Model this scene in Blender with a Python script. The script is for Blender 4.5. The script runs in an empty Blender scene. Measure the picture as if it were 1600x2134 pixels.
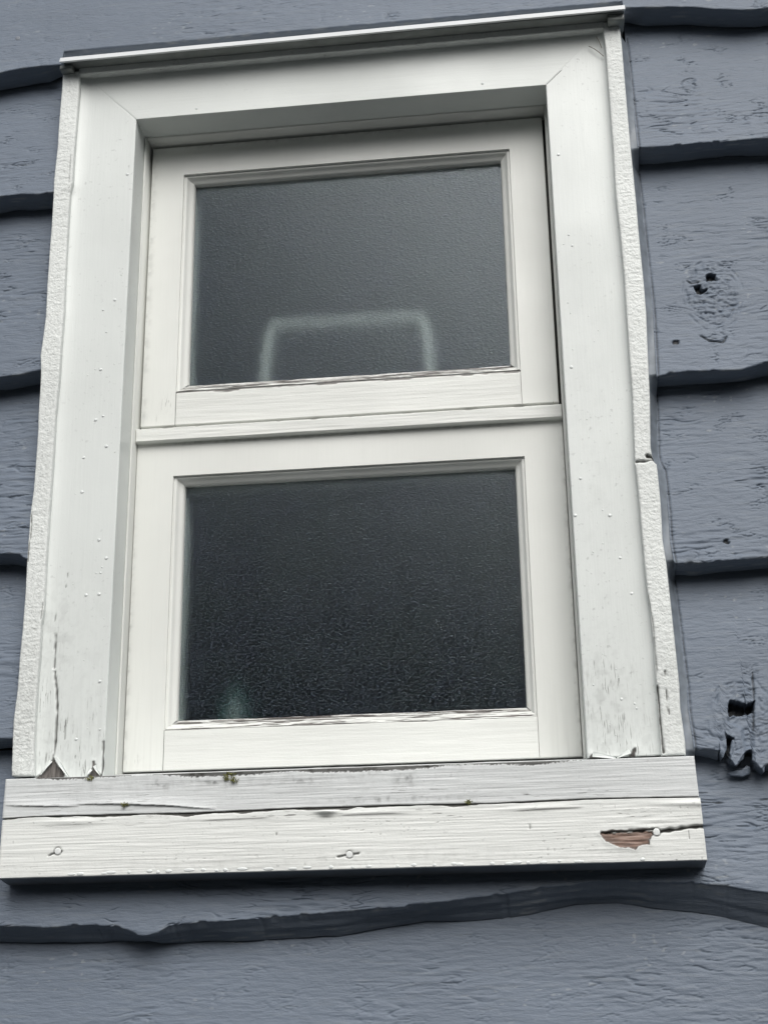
import bpy, math, random
import numpy as np
from mathutils import Matrix, Vector

random.seed(7)
rng = np.random.default_rng(11)
S = bpy.context.scene
COL = S.collection

# ------------------------------------------------------------------ camera
PITCH, YAW, ROLL = 0.3363, -0.1135, -0.0155
CAMP = np.array([0.1959, -1.328, -0.5463])
FPX = 2960.0                                   # focal length in pixels of a 1600 x 2134 picture
fw = np.array([math.sin(YAW) * math.cos(PITCH), math.cos(YAW) * math.cos(PITCH), math.sin(PITCH)])
r0 = np.array([math.cos(YAW), -math.sin(YAW), 0.0])
u0 = np.cross(r0, fw)
RT = math.cos(ROLL) * r0 + math.sin(ROLL) * u0
UP = -math.sin(ROLL) * r0 + math.cos(ROLL) * u0
cam = bpy.data.cameras.new('camera')
cam.sensor_fit = 'VERTICAL'
cam.sensor_height = 36.0
cam.lens = FPX / 2134.0 * 36.0
cam.clip_start = 0.05
cam.clip_end = 500.0
co = bpy.data.objects.new('camera', cam)
COL.objects.link(co)
M = Matrix(((RT[0], UP[0], -fw[0], CAMP[0]), (RT[1], UP[1], -fw[1], CAMP[1]), (RT[2], UP[2], -fw[2], CAMP[2]), (0, 0, 0, 1)))
co.matrix_world = M
S.camera = co

# ------------------------------------------------------------------ sky and sun (overcast)
SUN_EL, SUN_AZ = math.radians(45), math.radians(16)   # in front of the wall, a little to the right
W = bpy.data.worlds.new('World')
S.world = W
W.use_nodes = True
wn = W.node_tree.nodes
wn.clear()
wo = wn.new('ShaderNodeOutputWorld')
bg = wn.new('ShaderNodeBackground')
hs = wn.new('ShaderNodeHueSaturation')
sky = wn.new('ShaderNodeTexSky')
sky.sky_type = 'NISHITA'
sky.sun_disc = False
sky.sun_elevation = SUN_EL
sky.sun_rotation = math.radians(180) - SUN_AZ
sky.air_density = 1.0
sky.dust_density = 4.0
sky.ozone_density = 1.0
hs.inputs['Saturation'].default_value = 0.27
bg.inputs['Strength'].default_value = 0.085
W.node_tree.links.new(sky.outputs[0], hs.inputs['Color'])
W.node_tree.links.new(hs.outputs[0], bg.inputs['Color'])
W.node_tree.links.new(bg.outputs[0], wo.inputs['Surface'])
sl = bpy.data.lights.new('sun', 'SUN')
sl.energy = 1.5
sl.angle = math.radians(48)
sl.color = (1.0, 0.985, 0.95)
so = bpy.data.objects.new('sun', sl)
COL.objects.link(so)
sd = Vector((math.sin(SUN_AZ) * math.cos(SUN_EL), -math.cos(SUN_AZ) * math.cos(SUN_EL), math.sin(SUN_EL)))
so.rotation_euler = sd.to_track_quat('Z', 'Y').to_euler()
so.location = (3, -8, 10)

S.view_settings.view_transform = 'Standard'
S.view_settings.look = 'None'
S.view_settings.gamma = 1.0
S.view_settings.use_curve_mapping = False
S.view_settings.exposure = 0.58
S.cycles.max_bounces = 10
S.cycles.transmission_bounces = 6
S.cycles.caustics_refractive = True
S.cycles.caustics_reflective = False
S.cycles.use_denoising = True
S.cycles.denoiser = 'OPENIMAGEDENOISE'
S.cycles.denoising_input_passes = 'RGB_ALBEDO_NORMAL'
S.cycles.denoising_prefilter = 'NONE'
S.cycles.use_adaptive_sampling = False
try:
    S.cycles.sampling_pattern = 'BLUE_NOISE'
except Exception:
    pass


# ------------------------------------------------------------------ helpers
def at(px, py, Y):
    """point of the plane y = Y that the picture shows at pixel (px, py)"""
    d = fw * FPX + RT * (px - 800.0) + UP * (1067.0 - py)
    t = (Y - CAMP[1]) / d[1]
    p = CAMP + t * d
    return (p[0], p[2])


def pts(Y, *pl):
    return np.array([at(x, y, Y) for x, y in pl])


def _hash(ix, iy, seed):
    h = (ix.astype(np.int64) * 374761393 + iy.astype(np.int64) * 668265263 + seed * 982451653) & 0xFFFFFFFF
    h = ((h ^ (h >> 13)) * 1274126177) & 0xFFFFFFFF
    h = ((h ^ (h >> 16)) * 2246822519) & 0xFFFFFFFF
    return (h ^ (h >> 15)) & 0xFFFF


def perlin(x, y, seed=0):
    x = np.asarray(x, float); y = np.asarray(y, float)
    xi = np.floor(x); yi = np.floor(y)
    xf = x - xi; yf = y - yi
    u = xf * xf * xf * (xf * (xf * 6 - 15) + 10)
    v = yf * yf * yf * (yf * (yf * 6 - 15) + 10)
    xi = xi.astype(np.int64); yi = yi.astype(np.int64)

    def g(dx, dy):
        a = _hash(xi + dx, yi + dy, seed) * (2 * math.pi / 65536.0)
        return np.cos(a) * (xf - dx) + np.sin(a) * (yf - dy)
    a = g(0, 0) * (1 - u) + g(1, 0) * u
    b = g(0, 1) * (1 - u) + g(1, 1) * u
    return (a * (1 - v) + b * v) * 1.5


def fbm(x, y, seed=0, octv=4):
    s = 0; a = 1.0
    for k in range(octv):
        s = s + a * perlin(x * 2 ** k, y * 2 ** k, seed + 17 * k)
        a *= 0.5
    return s / 1.6


def sstep(a, b, x):
    t = np.clip((x - a) / (b - a), 0, 1)
    return t * t * (3 - 2 * t)


def seg_dist(X, Z, poly, closed=False):
    """distance to a polyline"""
    d = np.full(X.shape, 1e9)
    n = len(poly)
    for i in range(n if closed else n - 1):
        a = poly[i]; b = poly[(i + 1) % n]
        ab = b - a
        L = max(ab @ ab, 1e-12)
        t = np.clip(((X - a[0]) * ab[0] + (Z - a[1]) * ab[1]) / L, 0, 1)
        d = np.minimum(d, np.hypot(X - a[0] - t * ab[0], Z - a[1] - t * ab[1]))
    return d


def inside(X, Z, poly):
    r = np.zeros(X.shape, bool)
    n = len(poly)
    for i in range(n):
        x1, z1 = poly[i]; x2, z2 = poly[(i + 1) % n]
        if z1 == z2:
            continue
        c = ((z1 > Z) != (z2 > Z)) & (X < (x2 - x1) * (Z - z1) / (z2 - z1) + x1)
        r ^= c
    return r


def sdist(X, Z, poly):
    d = seg_dist(X, Z, poly, True)
    return np.where(inside(X, Z, poly), -d, d)


def clean(n):
    return n


def link(name, me, mat, parent=None, center=True):
    o = bpy.data.objects.new(name, me)
    COL.objects.link(o)
    if mat:
        me.materials.append(mat)
    n = len(me.vertices)
    if center and n:
        c = np.empty(n * 3)
        me.vertices.foreach_get('co', c)
        c = c.reshape(-1, 3)
        m = (c.min(0) + c.max(0)) / 2
        m[1] = c[:, 1].min(); 
        c -= m
        me.vertices.foreach_set('co', c.ravel())
        me.update()
    else:
        m = np.zeros(3)
    o['_w'] = [float(v) for v in m]
    if parent is not None:
        o.parent = parent
        pw = parent['_w']
        o.location = (m[0] - pw[0], m[1] - pw[1], m[2] - pw[2])
    else:
        o.location = tuple(m)
    return o


def empty(name, loc, label, cat, group=None):
    o = bpy.data.objects.new(name, None)
    o.empty_display_size = 0.1
    COL.objects.link(o)
    o.location = loc
    o['_w'] = [float(v) for v in loc]
    tag(o, label, cat, group, 'thing')
    return o


def tag(o, label=None, cat=None, group=None, kind=None):
    if label: o['label'] = label
    if cat: o['category'] = cat
    if group: o['group'] = group
    if kind: o['kind'] = kind
    return o


def mesh_np(name, V, quads, tris=None, attrs=None, smooth=True):
    me = bpy.data.meshes.new(name)
    V = np.asarray(V, np.float32)
    quads = np.asarray(quads, np.int32).reshape(-1, 4)
    nq = len(quads)
    tr = np.asarray(tris, np.int32).reshape(-1, 3) if tris is not None and len(tris) else np.zeros((0, 3), np.int32)
    me.vertices.add(len(V))
    me.vertices.foreach_set('co', V.ravel())
    loops = np.concatenate([quads.ravel(), tr.ravel()])
    me.loops.add(len(loops))
    me.loops.foreach_set('vertex_index', loops)
    me.polygons.add(nq + len(tr))
    st = np.concatenate([np.arange(nq) * 4, nq * 4 + np.arange(len(tr)) * 3]).astype(np.int32)
    me.polygons.foreach_set('loop_start', st)
    me.polygons.foreach_set('use_smooth', np.full(nq + len(tr), smooth))
    me.update(calc_edges=True)
    me.validate()
    for k, a in (attrs or {}).items():
        at_ = me.attributes.new(k, 'FLOAT', 'POINT')
        at_.data.foreach_set('value', np.asarray(a, np.float32).ravel())
    return me


class Build:
    """collects pieces of one mesh (vertices, quads, tris, attributes)"""
    def __init__(s):
        s.V = []; s.Q = []; s.T = []; s.n = 0
        s.A = {'bare': [], 'grime': [], 'wear': []}

    def add(s, V, Q=(), T=(), **at_):
        V = np.asarray(V, float).reshape(-1, 3)
        if len(Q): s.Q.append(np.asarray(Q, int).reshape(-1, 4) + s.n)
        if len(T): s.T.append(np.asarray(T, int).reshape(-1, 3) + s.n)
        s.V.append(V)
        for k in s.A:
            a = at_.get(k)
            s.A[k].append(np.zeros(len(V)) if a is None else np.broadcast_to(np.asarray(a, float).ravel() if np.ndim(a) else a, (len(V),)))
        s.n += len(V)

    def grid(s, P, flip=False, **at_):
        """P: (rows, cols, 3)"""
        r, c = P.shape[:2]
        i = np.arange(r * c).reshape(r, c)
        a, b, d, e = i[:-1, :-1].ravel(), i[:-1, 1:].ravel(), i[1:, 1:].ravel(), i[1:, :-1].ravel()
        Q = np.stack([a, b, d, e], 1)
        if flip: Q = Q[:, ::-1]
        s.add(P.reshape(-1, 3), Q, **at_)

    def box(s, x0, x1, y0, y1, z0, z1, bev=0.0015, **at_):
        """box with chamfered edges"""
        b = min(bev, (x1 - x0) * .4, (y1 - y0) * .4, (z1 - z0) * .4)
        lo = np.array([x0, y0, z0]); hi = np.array([x1, y1, z1])
        vid = {}
        V = []
        for ax in range(3):
            for sg in (0, 1):
                o1, o2 = (ax + 1) % 3, (ax + 2) % 3
                for s1 in (0, 1):
                    for s2 in (0, 1):
                        p = np.zeros(3)
                        p[ax] = hi[ax] if sg else lo[ax]
                        p[o1] = hi[o1] - b if s1 else lo[o1] + b
                        p[o2] = hi[o2] - b if s2 else lo[o2] + b
                        key = [0, 0, 0]; key[ax] = sg; key[o1] = s1; key[o2] = s2
                        vid[(ax, tuple(key))] = len(V)
                        V.append(p)
        Q = []; T = []
        for ax in range(3):
            o1, o2 = (ax + 1) % 3, (ax + 2) % 3
            for sg in (0, 1):
                def k(s1, s2):
                    q = [0, 0, 0]; q[ax] = sg; q[o1] = s1; q[o2] = s2
                    return vid[(ax, tuple(q))]
                q = [k(0, 0), k(1, 0), k(1, 1), k(0, 1)]
                Q.append(q if sg else q[::-1])
        for ax in range(3):                 # edge chamfers run along ax
            o1, o2 = (ax + 1) % 3, (ax + 2) % 3
            for s1 in (0, 1):
                for s2 in (0, 1):
                    def k(face, e):
                        q = [0, 0, 0]; q[ax] = e; q[o1] = s1; q[o2] = s2
                        return vid[(face, tuple(q))]
                    q = [k(o1, 0), k(o1, 1), k(o2, 1), k(o2, 0)]
                    n = np.cross(V[q[1]] - V[q[0]], V[q[2]] - V[q[0]])
                    c = np.zeros(3); c[o1] = 1 if s1 else -1; c[o2] = 1 if s2 else -1
                    Q.append(q if n @ c > 0 else q[::-1])
        for s0 in (0, 1):
            for s1 in (0, 1):
                for s2 in (0, 1):
                    t = [vid[(a, (s0, s1, s2))] for a in range(3)]
                    n = np.cross(V[t[1]] - V[t[0]], V[t[2]] - V[t[0]])
                    c = np.array([s0 * 2 - 1, s1 * 2 - 1, s2 * 2 - 1])
                    T.append(t if n @ c > 0 else t[::-1])
        s.add(V, Q, T, **at_)

    def done(s, name, mat, parent=None, smooth=True):
        me = mesh_np(name, np.concatenate(s.V), np.concatenate(s.Q) if s.Q else np.zeros((0, 4)),
                     np.concatenate(s.T) if s.T else None, {k: np.concatenate(v) for k, v in s.A.items()}, smooth)
        return link(name, me, mat, parent)


def flatten(o):
    for p in o.data.polygons: p.use_smooth = False
    return o


# ------------------------------------------------------------------ materials
def nodes(name):
    m = bpy.data.materials.new(name)
    m.use_nodes = True
    nt = m.node_tree
    return m, nt, nt.nodes, nt.links, nt.nodes['Principled BSDF']


def N(nt, t, **kw):
    n = nt.nodes.new(t)
    for k, v in kw.items():
        if k in n.inputs: n.inputs[k].default_value = v
        else: setattr(n, k, v)
    return n


def pos_noise(nt, scale, detail=3.0, sc=(1, 1, 1), rough=0.55):
    g = N(nt, 'ShaderNodeNewGeometry')
    oi = N(nt, 'ShaderNodeObjectInfo')
    mu = N(nt, 'ShaderNodeMath', operation='MULTIPLY'); mu.inputs[1].default_value = 3.0
    nt.links.new(oi.outputs['Random'], mu.inputs[0])
    ad = N(nt, 'ShaderNodeVectorMath', operation='ADD')
    nt.links.new(g.outputs['Position'], ad.inputs[0])
    nt.links.new(mu.outputs[0], ad.inputs[1])
    mp = N(nt, 'ShaderNodeMapping')
    mp.inputs['Scale'].default_value = sc
    nt.links.new(ad.outputs[0], mp.inputs['Vector'])
    t = N(nt, 'ShaderNodeTexNoise')
    t.inputs['Scale'].default_value = scale
    t.inputs['Detail'].default_value = detail
    t.inputs['Roughness'].default_value = rough
    nt.links.new(mp.outputs[0], t.inputs['Vector'])
    return t


def ramp(nt, src, stops):
    r = N(nt, 'ShaderNodeValToRGB')
    e = r.color_ramp.elements
    while len(e) < len(stops): e.new(0.5)
    for el, (p, c) in zip(e, stops):
        el.position = p
        el.color = (*c, 1) if len(c) == 3 else c
    nt.links.new(src, r.inputs[0])
    return r


def mixc(nt, fac, a, b, mode='MIX'):
    m = N(nt, 'ShaderNodeMix', data_type='RGBA', blend_type=mode)
    for s_, v in ((0, fac), (6, a), (7, b)):
        if isinstance(v, (int, float)): m.inputs[s_].default_value = v
        elif isinstance(v, tuple): m.inputs[s_].default_value = (*v, 1)
        else: nt.links.new(v, m.inputs[s_])
    return m.outputs[2]


def attr(nt, name):
    a = N(nt, 'ShaderNodeAttribute', attribute_name=name)
    return a.outputs['Fac']


def white_paint(name, col, grain=None, bump=0.25, rough=0.42, dirt=0.25, speck=0.0, wood=((0.035, 0.032, 0.030), (0.115, 0.103, 0.096), (0.21, 0.195, 0.182))):
    m, nt, nd, ln, p = nodes(name)
    sc = {'x': (8, 60, 160), 'z': (160, 60, 8), None: (40, 40, 40)}[grain]
    big = pos_noise(nt, 6.0, 4.0)
    c2 = tuple(v * 0.9 for v in col)
    base = mixc(nt, ramp(nt, big.outputs['Fac'], [(0.35, (0, 0, 0)), (0.7, (1, 1, 1))]).outputs[0], col, c2)
    # streaks of ingrained dirt along the grain
    st = pos_noise(nt, 1.6, 5.0, sc)
    stm = ramp(nt, st.outputs['Fac'], [(0.56, (0, 0, 0)), (0.80, (dirt,) * 3)])
    base = mixc(nt, stm.outputs[0], base, tuple(v * 0.45 for v in col))
    if speck:
        sp = pos_noise(nt, 230.0, 2.0)
        big2 = pos_noise(nt, 9.0, 3.0)
        spm = ramp(nt, sp.outputs['Fac'], [(0.64, (0, 0, 0)), (0.72, (speck,) * 3)])
        bm = ramp(nt, big2.outputs['Fac'], [(0.42, (0, 0, 0)), (0.62, (1, 1, 1))])
        f = mixc(nt, 1.0, spm.outputs[0], bm.outputs[0], 'MULTIPLY')
        base = mixc(nt, f, base, tuple(v * 0.4 for v in col))
    # fine drying cracks along the grain where the paint is worn
    ck = pos_noise(nt, 1.0, 3.0, {'x': (60, 60, 900), 'z': (900, 60, 60), None: (400, 400, 400)}[grain], 0.6)
    ckm = ramp(nt, ck.outputs['Fac'], [(0.60, (0, 0, 0)), (0.66, (0.85,) * 3)])
    base = mixc(nt, mixc(nt, 1.0, ckm.outputs[0], attr(nt, 'wear'), 'MULTIPLY'), base, (0.055, 0.05, 0.045))
    # bare grey-brown wood where the paint has come off
    wsc = (25, 25, 240) if grain == 'x' else (240, 25, 25)
    wd = pos_noise(nt, 2.2, 6.0, wsc)
    wc = ramp(nt, wd.outputs['Fac'], [(0.3, wood[0]), (0.52, wood[1]), (0.72, wood[2])])
    base = mixc(nt, attr(nt, 'bare'), base, wc.outputs[0])
    base = mixc(nt, attr(nt, 'grime'), base, (0.022, 0.021, 0.017))
    ln.new(base, p.inputs['Base Color'])
    rr = ramp(nt, big.outputs['Fac'], [(0.3, (rough - 0.08,) * 3), (0.7, (rough + 0.12,) * 3)])
    ln.new(rr.outputs[0], p.inputs['Roughness'])
    b1 = N(nt, 'ShaderNodeBump'); b1.inputs['Strength'].default_value = bump; b1.inputs['Distance'].default_value = 0.0012
    fine = pos_noise(nt, 2.4 if grain else 12.0, 4.0, sc)
    ln.new(fine.outputs['Fac'], b1.inputs['Height'])
    b2 = N(nt, 'ShaderNodeBump'); b2.inputs['Strength'].default_value = bump * 0.5; b2.inputs['Distance'].default_value = 0.0008
    f2 = pos_noise(nt, 420.0, 2.0)
    ln.new(f2.outputs['Fac'], b2.inputs['Height'])
    ln.new(b1.outputs[0], b2.inputs['Normal'])
    ln.new(b2.outputs[0], p.inputs['Normal'])
    return m


WHITE = (0.74, 0.76, 0.735)
M_case = white_paint('white_paint_casing', (0.70, 0.73, 0.71), 'z', 0.12, 0.40, 0.06, 0.35)
M_casex = white_paint('white_paint_head_casing', (0.71, 0.74, 0.718), 'x', 0.14, 0.40, 0.06, 0.1)
M_sash = white_paint('white_paint_sash_stile', (0.74, 0.752, 0.718), 'z', 0.10, 0.40, 0.05)
M_sashx = white_paint('white_paint_sash_rail', (0.74, 0.752, 0.72), 'x', 0.30, 0.42, 0.10)
M_rough = white_paint('white_paint_rough_sawn', (0.75, 0.775, 0.755), None, 0.7, 0.55, 0.22, 0.4)
M_sill = white_paint('white_paint_weathered_sill', (0.63, 0.65, 0.65), 'x', 0.36, 0.5, 0.30, 0.3)
M_apron = white_paint('white_paint_weathered_apron', (0.755, 0.77, 0.745), 'x', 0.34, 0.5, 0.30, 0.4, ((0.08, 0.055, 0.045), (0.24, 0.155, 0.12), (0.33, 0.235, 0.19)))


def siding_paint():
    m, nt, nd, ln, p = nodes('blue_grey_siding_paint')
    a = (0.150, 0.181, 0.228); b = (0.128, 0.155, 0.196)
    big = pos_noise(nt, 7.0, 4.0, (0.6, 1, 1.6))
    base = mixc(nt, ramp(nt, big.outputs['Fac'], [(0.35, (0, 0, 0)), (0.68, (1, 1, 1))]).outputs[0], a, b)
    ch = pos_noise(nt, 2.0, 6.0, (12, 40, 110))
    chm = ramp(nt, ch.outputs['Fac'], [(0.55, (0, 0, 0)), (0.78, (0.5, 0.5, 0.5))])
    base = mixc(nt, chm.outputs[0], base, (0.20, 0.225, 0.25))
    base = mixc(nt, attr(nt, 'wear'), base, (0.30, 0.32, 0.33))
    base = mixc(nt, attr(nt, 'bare'), base, (0.10, 0.095, 0.085))
    base = mixc(nt, attr(nt, 'grime'), base, (0.012, 0.013, 0.014))
    ln.new(base, p.inputs['Base Color'])
    p.inputs['Roughness'].default_value = 0.52
    p.inputs['Specular IOR Level'].default_value = 0.32
    b1 = N(nt, 'ShaderNodeBump'); b1.inputs['Strength'].default_value = 0.65; b1.inputs['Distance'].default_value = 0.0011
    f1 = pos_noise(nt, 2.2, 5.0, (45, 70, 210))
    ln.new(f1.outputs['Fac'], b1.inputs['Height'])
    b2 = N(nt, 'ShaderNodeBump'); b2.inputs['Strength'].default_value = 0.25; b2.inputs['Distance'].default_value = 0.0008
    f2 = pos_noise(nt, 380.0, 2.0)
    ln.new(f2.outputs['Fac'], b2.inputs['Height'])
    ln.new(b1.outputs[0], b2.inputs['Normal'])
    ln.new(b2.outputs[0], p.inputs['Normal'])
    return m


M_siding = siding_paint()


def plain(name, col, rough=0.6, metal=0.0, noise=0.0, scale=20.0):
    m, nt, nd, ln, p = nodes(name)
    if noise:
        t = pos_noise(nt, scale, 4.0)
        r = ramp(nt, t.outputs['Fac'], [(0.3, tuple(c * (1 - noise) for c in col)), (0.7, tuple(min(1, c * (1 + noise)) for c in col))])
        ln.new(r.outputs[0], p.inputs['Base Color'])
    else:
        p.inputs['Base Color'].default_value = (*col, 1)
    p.inputs['Roughness'].default_value = rough
    p.inputs['Metallic'].default_value = metal
    return m


M_caulk = plain('blue_grey_caulk', (0.17, 0.195, 0.225), 0.5, 0, 0.25, 60)
M_sheath = plain('dark_sheathing', (0.02, 0.022, 0.025), 0.9, 0, 0.3, 30)
M_flash = plain('white_coated_flashing', (0.84, 0.86, 0.86), 0.18, 0.35, 0.03, 60)
M_flashu = plain('dark_flashing', (0.20, 0.215, 0.205), 0.5, 0.3, 0.2, 40)
M_gap = plain('dark_gap_shade', (0.03, 0.03, 0.03), 0.8, 0, 0.2, 40)
M_nail = plain('painted_nail_head', (0.74, 0.76, 0.75), 0.4, 0, 0.08, 300)
M_nailb = plain('blue_grey_nail_head', (0.16, 0.18, 0.21), 0.45, 0, 0.15, 300)
M_moss = plain('moss', (0.16, 0.16, 0.045), 0.9, 0, 0.5, 500)
M_needle = plain('dry_needle', (0.22, 0.20, 0.16), 0.8, 0, 0.2, 200)
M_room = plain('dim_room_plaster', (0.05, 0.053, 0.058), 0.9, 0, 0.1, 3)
M_frame_in = plain('pale_plastic', (0.40, 0.41, 0.39), 0.5, 0, 0.05, 20)
M_bottle = plain('green_plastic', (0.005, 0.034, 0.028), 0.35, 0, 0.1, 20)
M_ground = plain('dark_gravel_ground', (0.055, 0.058, 0.060), 0.95, 0, 0.4, 3)
M_wood = plain('dark_foliage', (0.035, 0.05, 0.03), 0.9, 0, 0.5, 0.5)


def drop_mat():
    m, nt, nd, ln, p = nodes('raindrop_on_white_paint')
    t = pos_noise(nt, 300, 2.0)
    r = ramp(nt, t.outputs['Fac'], [(0.3, (0.66, 0.69, 0.68)), (0.7, (0.70, 0.73, 0.72))])
    ln.new(r.outputs[0], p.inputs['Base Color'])
    p.inputs['Roughness'].default_value = 0.22
    p.inputs['Specular IOR Level'].default_value = 0.5
    return m


M_drop = drop_mat()


def glass_mat():
    m, nt, nd, ln, p = nodes('textured_obscure_glass')
    nt.nodes.remove(p)
    t = pos_noise(nt, 1.0, 1.0, (345, 345, 640), 0.6)
    big = pos_noise(nt, 14.0, 3.0)
    def bump(dist):
        b = N(nt, 'ShaderNodeBump'); b.inputs['Strength'].default_value = 1.0; b.inputs['Distance'].default_value = dist
        ln.new(t.outputs['Fac'], b.inputs['Height'])
        return b.outputs[0]
    rf = N(nt, 'ShaderNodeBsdfRefraction')
    rf.inputs['Color'].default_value = (0.93, 0.965, 0.965, 1)
    rf.inputs['Roughness'].default_value = 0.34
    rf.inputs['IOR'].default_value = 1.5
    ln.new(bump(0.0003), rf.inputs['Normal'])
    gl = N(nt, 'ShaderNodeBsdfGlossy')
    gl.inputs['Roughness'].default_value = 0.07
    gl.inputs['Color'].default_value = (0.86, 0.93, 1.0, 1)
    ln.new(bump(0.00025), gl.inputs['Normal'])
    fr = N(nt, 'ShaderNodeFresnel'); fr.inputs['IOR'].default_value = 1.34
    m1 = N(nt, 'ShaderNodeMixShader')
    ln.new(fr.outputs[0], m1.inputs[0]); ln.new(rf.outputs[0], m1.inputs[1]); ln.new(gl.outputs[0], m1.inputs[2])
    # pale diffuse specks stand in for glints of sky on the pebbles
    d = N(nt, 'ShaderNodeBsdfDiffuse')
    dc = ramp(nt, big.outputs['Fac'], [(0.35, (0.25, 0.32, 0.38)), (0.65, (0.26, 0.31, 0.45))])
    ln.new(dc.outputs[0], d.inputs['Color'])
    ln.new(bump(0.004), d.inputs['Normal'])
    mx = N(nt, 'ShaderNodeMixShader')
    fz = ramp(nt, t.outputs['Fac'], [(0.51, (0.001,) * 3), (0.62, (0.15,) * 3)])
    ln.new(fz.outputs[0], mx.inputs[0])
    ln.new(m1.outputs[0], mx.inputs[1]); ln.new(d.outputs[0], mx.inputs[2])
    ln.new(mx.outputs[0], nd['Material Output'].inputs['Surface'])
    return m


M_glass = glass_mat()

# ------------------------------------------------------------------ ground, unseen wood, room
b = Build()
gx = np.linspace(-150, 150, 41); gy = np.linspace(-150, 150, 41)
X, Y = np.meshgrid(gx, gy)
b.grid(np.stack([X, Y, np.full(X.shape, -1.9) + 0.02 * perlin(X * .3, Y * .3, 3)], -1))
tag(b.done('ground', M_ground), kind='structure')

b = Build()
gx = np.linspace(-90, 90, 160); gv = np.linspace(0, 1, 14)
X, V_ = np.meshgrid(gx, gv)
hh = 12.0 + 2.2 * fbm(X * .12, X * 0 + 2.2, 5, 4)  # unseen wood read from the dark reflection, raised to block low sky
Z = -1.95 + V_ * hh
Yw = -32 + 2.2 * V_ + 1.4 * fbm(X * .35, Z * .5, 8, 3)
b.grid(np.stack([X, Yw, Z], -1), flip=True)
tag(b.done('unseen_wood', M_wood), 'unseen dark wood opposite the window, raised to block the low sky', 'wood', kind='stuff')

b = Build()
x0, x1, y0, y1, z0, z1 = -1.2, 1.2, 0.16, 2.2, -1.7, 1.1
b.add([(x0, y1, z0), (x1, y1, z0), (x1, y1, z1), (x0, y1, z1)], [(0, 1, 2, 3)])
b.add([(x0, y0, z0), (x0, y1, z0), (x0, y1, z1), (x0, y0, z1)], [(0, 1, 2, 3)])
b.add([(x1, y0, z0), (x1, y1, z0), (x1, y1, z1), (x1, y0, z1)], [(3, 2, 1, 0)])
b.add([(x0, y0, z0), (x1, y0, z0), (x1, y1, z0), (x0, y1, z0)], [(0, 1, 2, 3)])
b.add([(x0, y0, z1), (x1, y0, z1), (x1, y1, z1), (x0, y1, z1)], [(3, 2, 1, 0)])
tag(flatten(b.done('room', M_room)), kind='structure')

# ------------------------------------------------------------------ the wall and its siding boards
wall = empty('house_wall', (0, 0.05, -1.9), 'house wall clad in wavy-edged overlapping boards painted blue grey', 'wall')
b = Build()
for bx in ((-1.6, -0.262, -1.9, 1.3), (0.262, 1.7, -1.9, 1.3), (-0.262, 0.262, 0.46, 1.3), (-0.262, 0.262, -1.9, -0.352)):
    b.box(bx[0], bx[1], 0.05, 0.165, bx[2], bx[3], 0.001)
flatten(b.done('sheathing', M_sheath, wall))

T = 0.030                     # thickness of a board at its lower edge
YB = -0.008                   # where the face of a board ends up at its lower edge


def crackle(X, Z, kx, kz, ax, az, seed, n=70):
    """cracked paint over a knot: cells with dark sunk edges, a ring round them"""
    g = np.random.default_rng(seed)
    h = np.zeros(X.shape)
    e = ((X - kx) / ax) ** 2 + ((Z - kz) / az) ** 2
    sel = e < 1.9
    if not sel.any(): return h
    x = X[sel]; z = Z[sel]; ee = e[sel]
    wq = 0.0012 * perlin(x * 160, z * 160, seed)
    r = np.sqrt(g.random(n)) * 1.1; t = g.random(n) * 2 * math.pi
    px = kx + ax * r * np.cos(t); pz = kz + az * r * np.sin(t)
    f1 = np.full(x.shape, 1e9); f2 = f1.copy(); lvl = np.zeros(x.shape)
    lv = g.normal(size=n)
    for i in range(n):
        d = np.hypot((x + wq - px[i]) * 0.75, (z + wq - pz[i]) * 1.25)
        c1 = d < f1
        f2 = np.where(c1, f1, np.minimum(f2, d))
        lvl = np.where(c1, lv[i], lvl)
        f1 = np.where(c1, d, f1)
    keep = sstep(-0.02, 0.25, perlin(x * 110, z * 110, seed + 2))
    fade = sstep(1.25, 0.8, ee + 0.3 * perlin(x * 70, z * 70, seed + 3))
    cr = np.clip(1 - (f2 - f1) / 0.0010, 0, 1) * keep
    ring = np.clip(1 - np.abs(np.sqrt(ee) - 1.0 - 0.1 * perlin(x * 60, z * 60, seed + 4)) / 0.05, 0, 1) * sstep(-0.2, 0.2, perlin(x * 60, z * 60, seed + 5))
    v = fade * (-0.0013 * cr + 0.00022 * lvl + 0.0008 * perlin(x * 200, z * 260, seed + 6)) - 0.0014 * ring - 0.0009 * np.clip(1 - np.abs(np.sqrt(ee) - 1.2 - 0.1 * perlin(x * 50, z * 50, seed + 7)) / 0.05, 0, 1) * sstep(-0.1, 0.2, perlin(x * 70, z * 70, seed + 8)) - 0.0008 * np.clip(1 - np.abs(np.sqrt(ee) - 0.72 - 0.1 * perlin(x * 50, z * 50, seed + 9)) / 0.05, 0, 1) * sstep(0.0, 0.25, perlin(x * 70, z * 70, seed + 10))
    h[sel] = v
    return h


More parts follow.
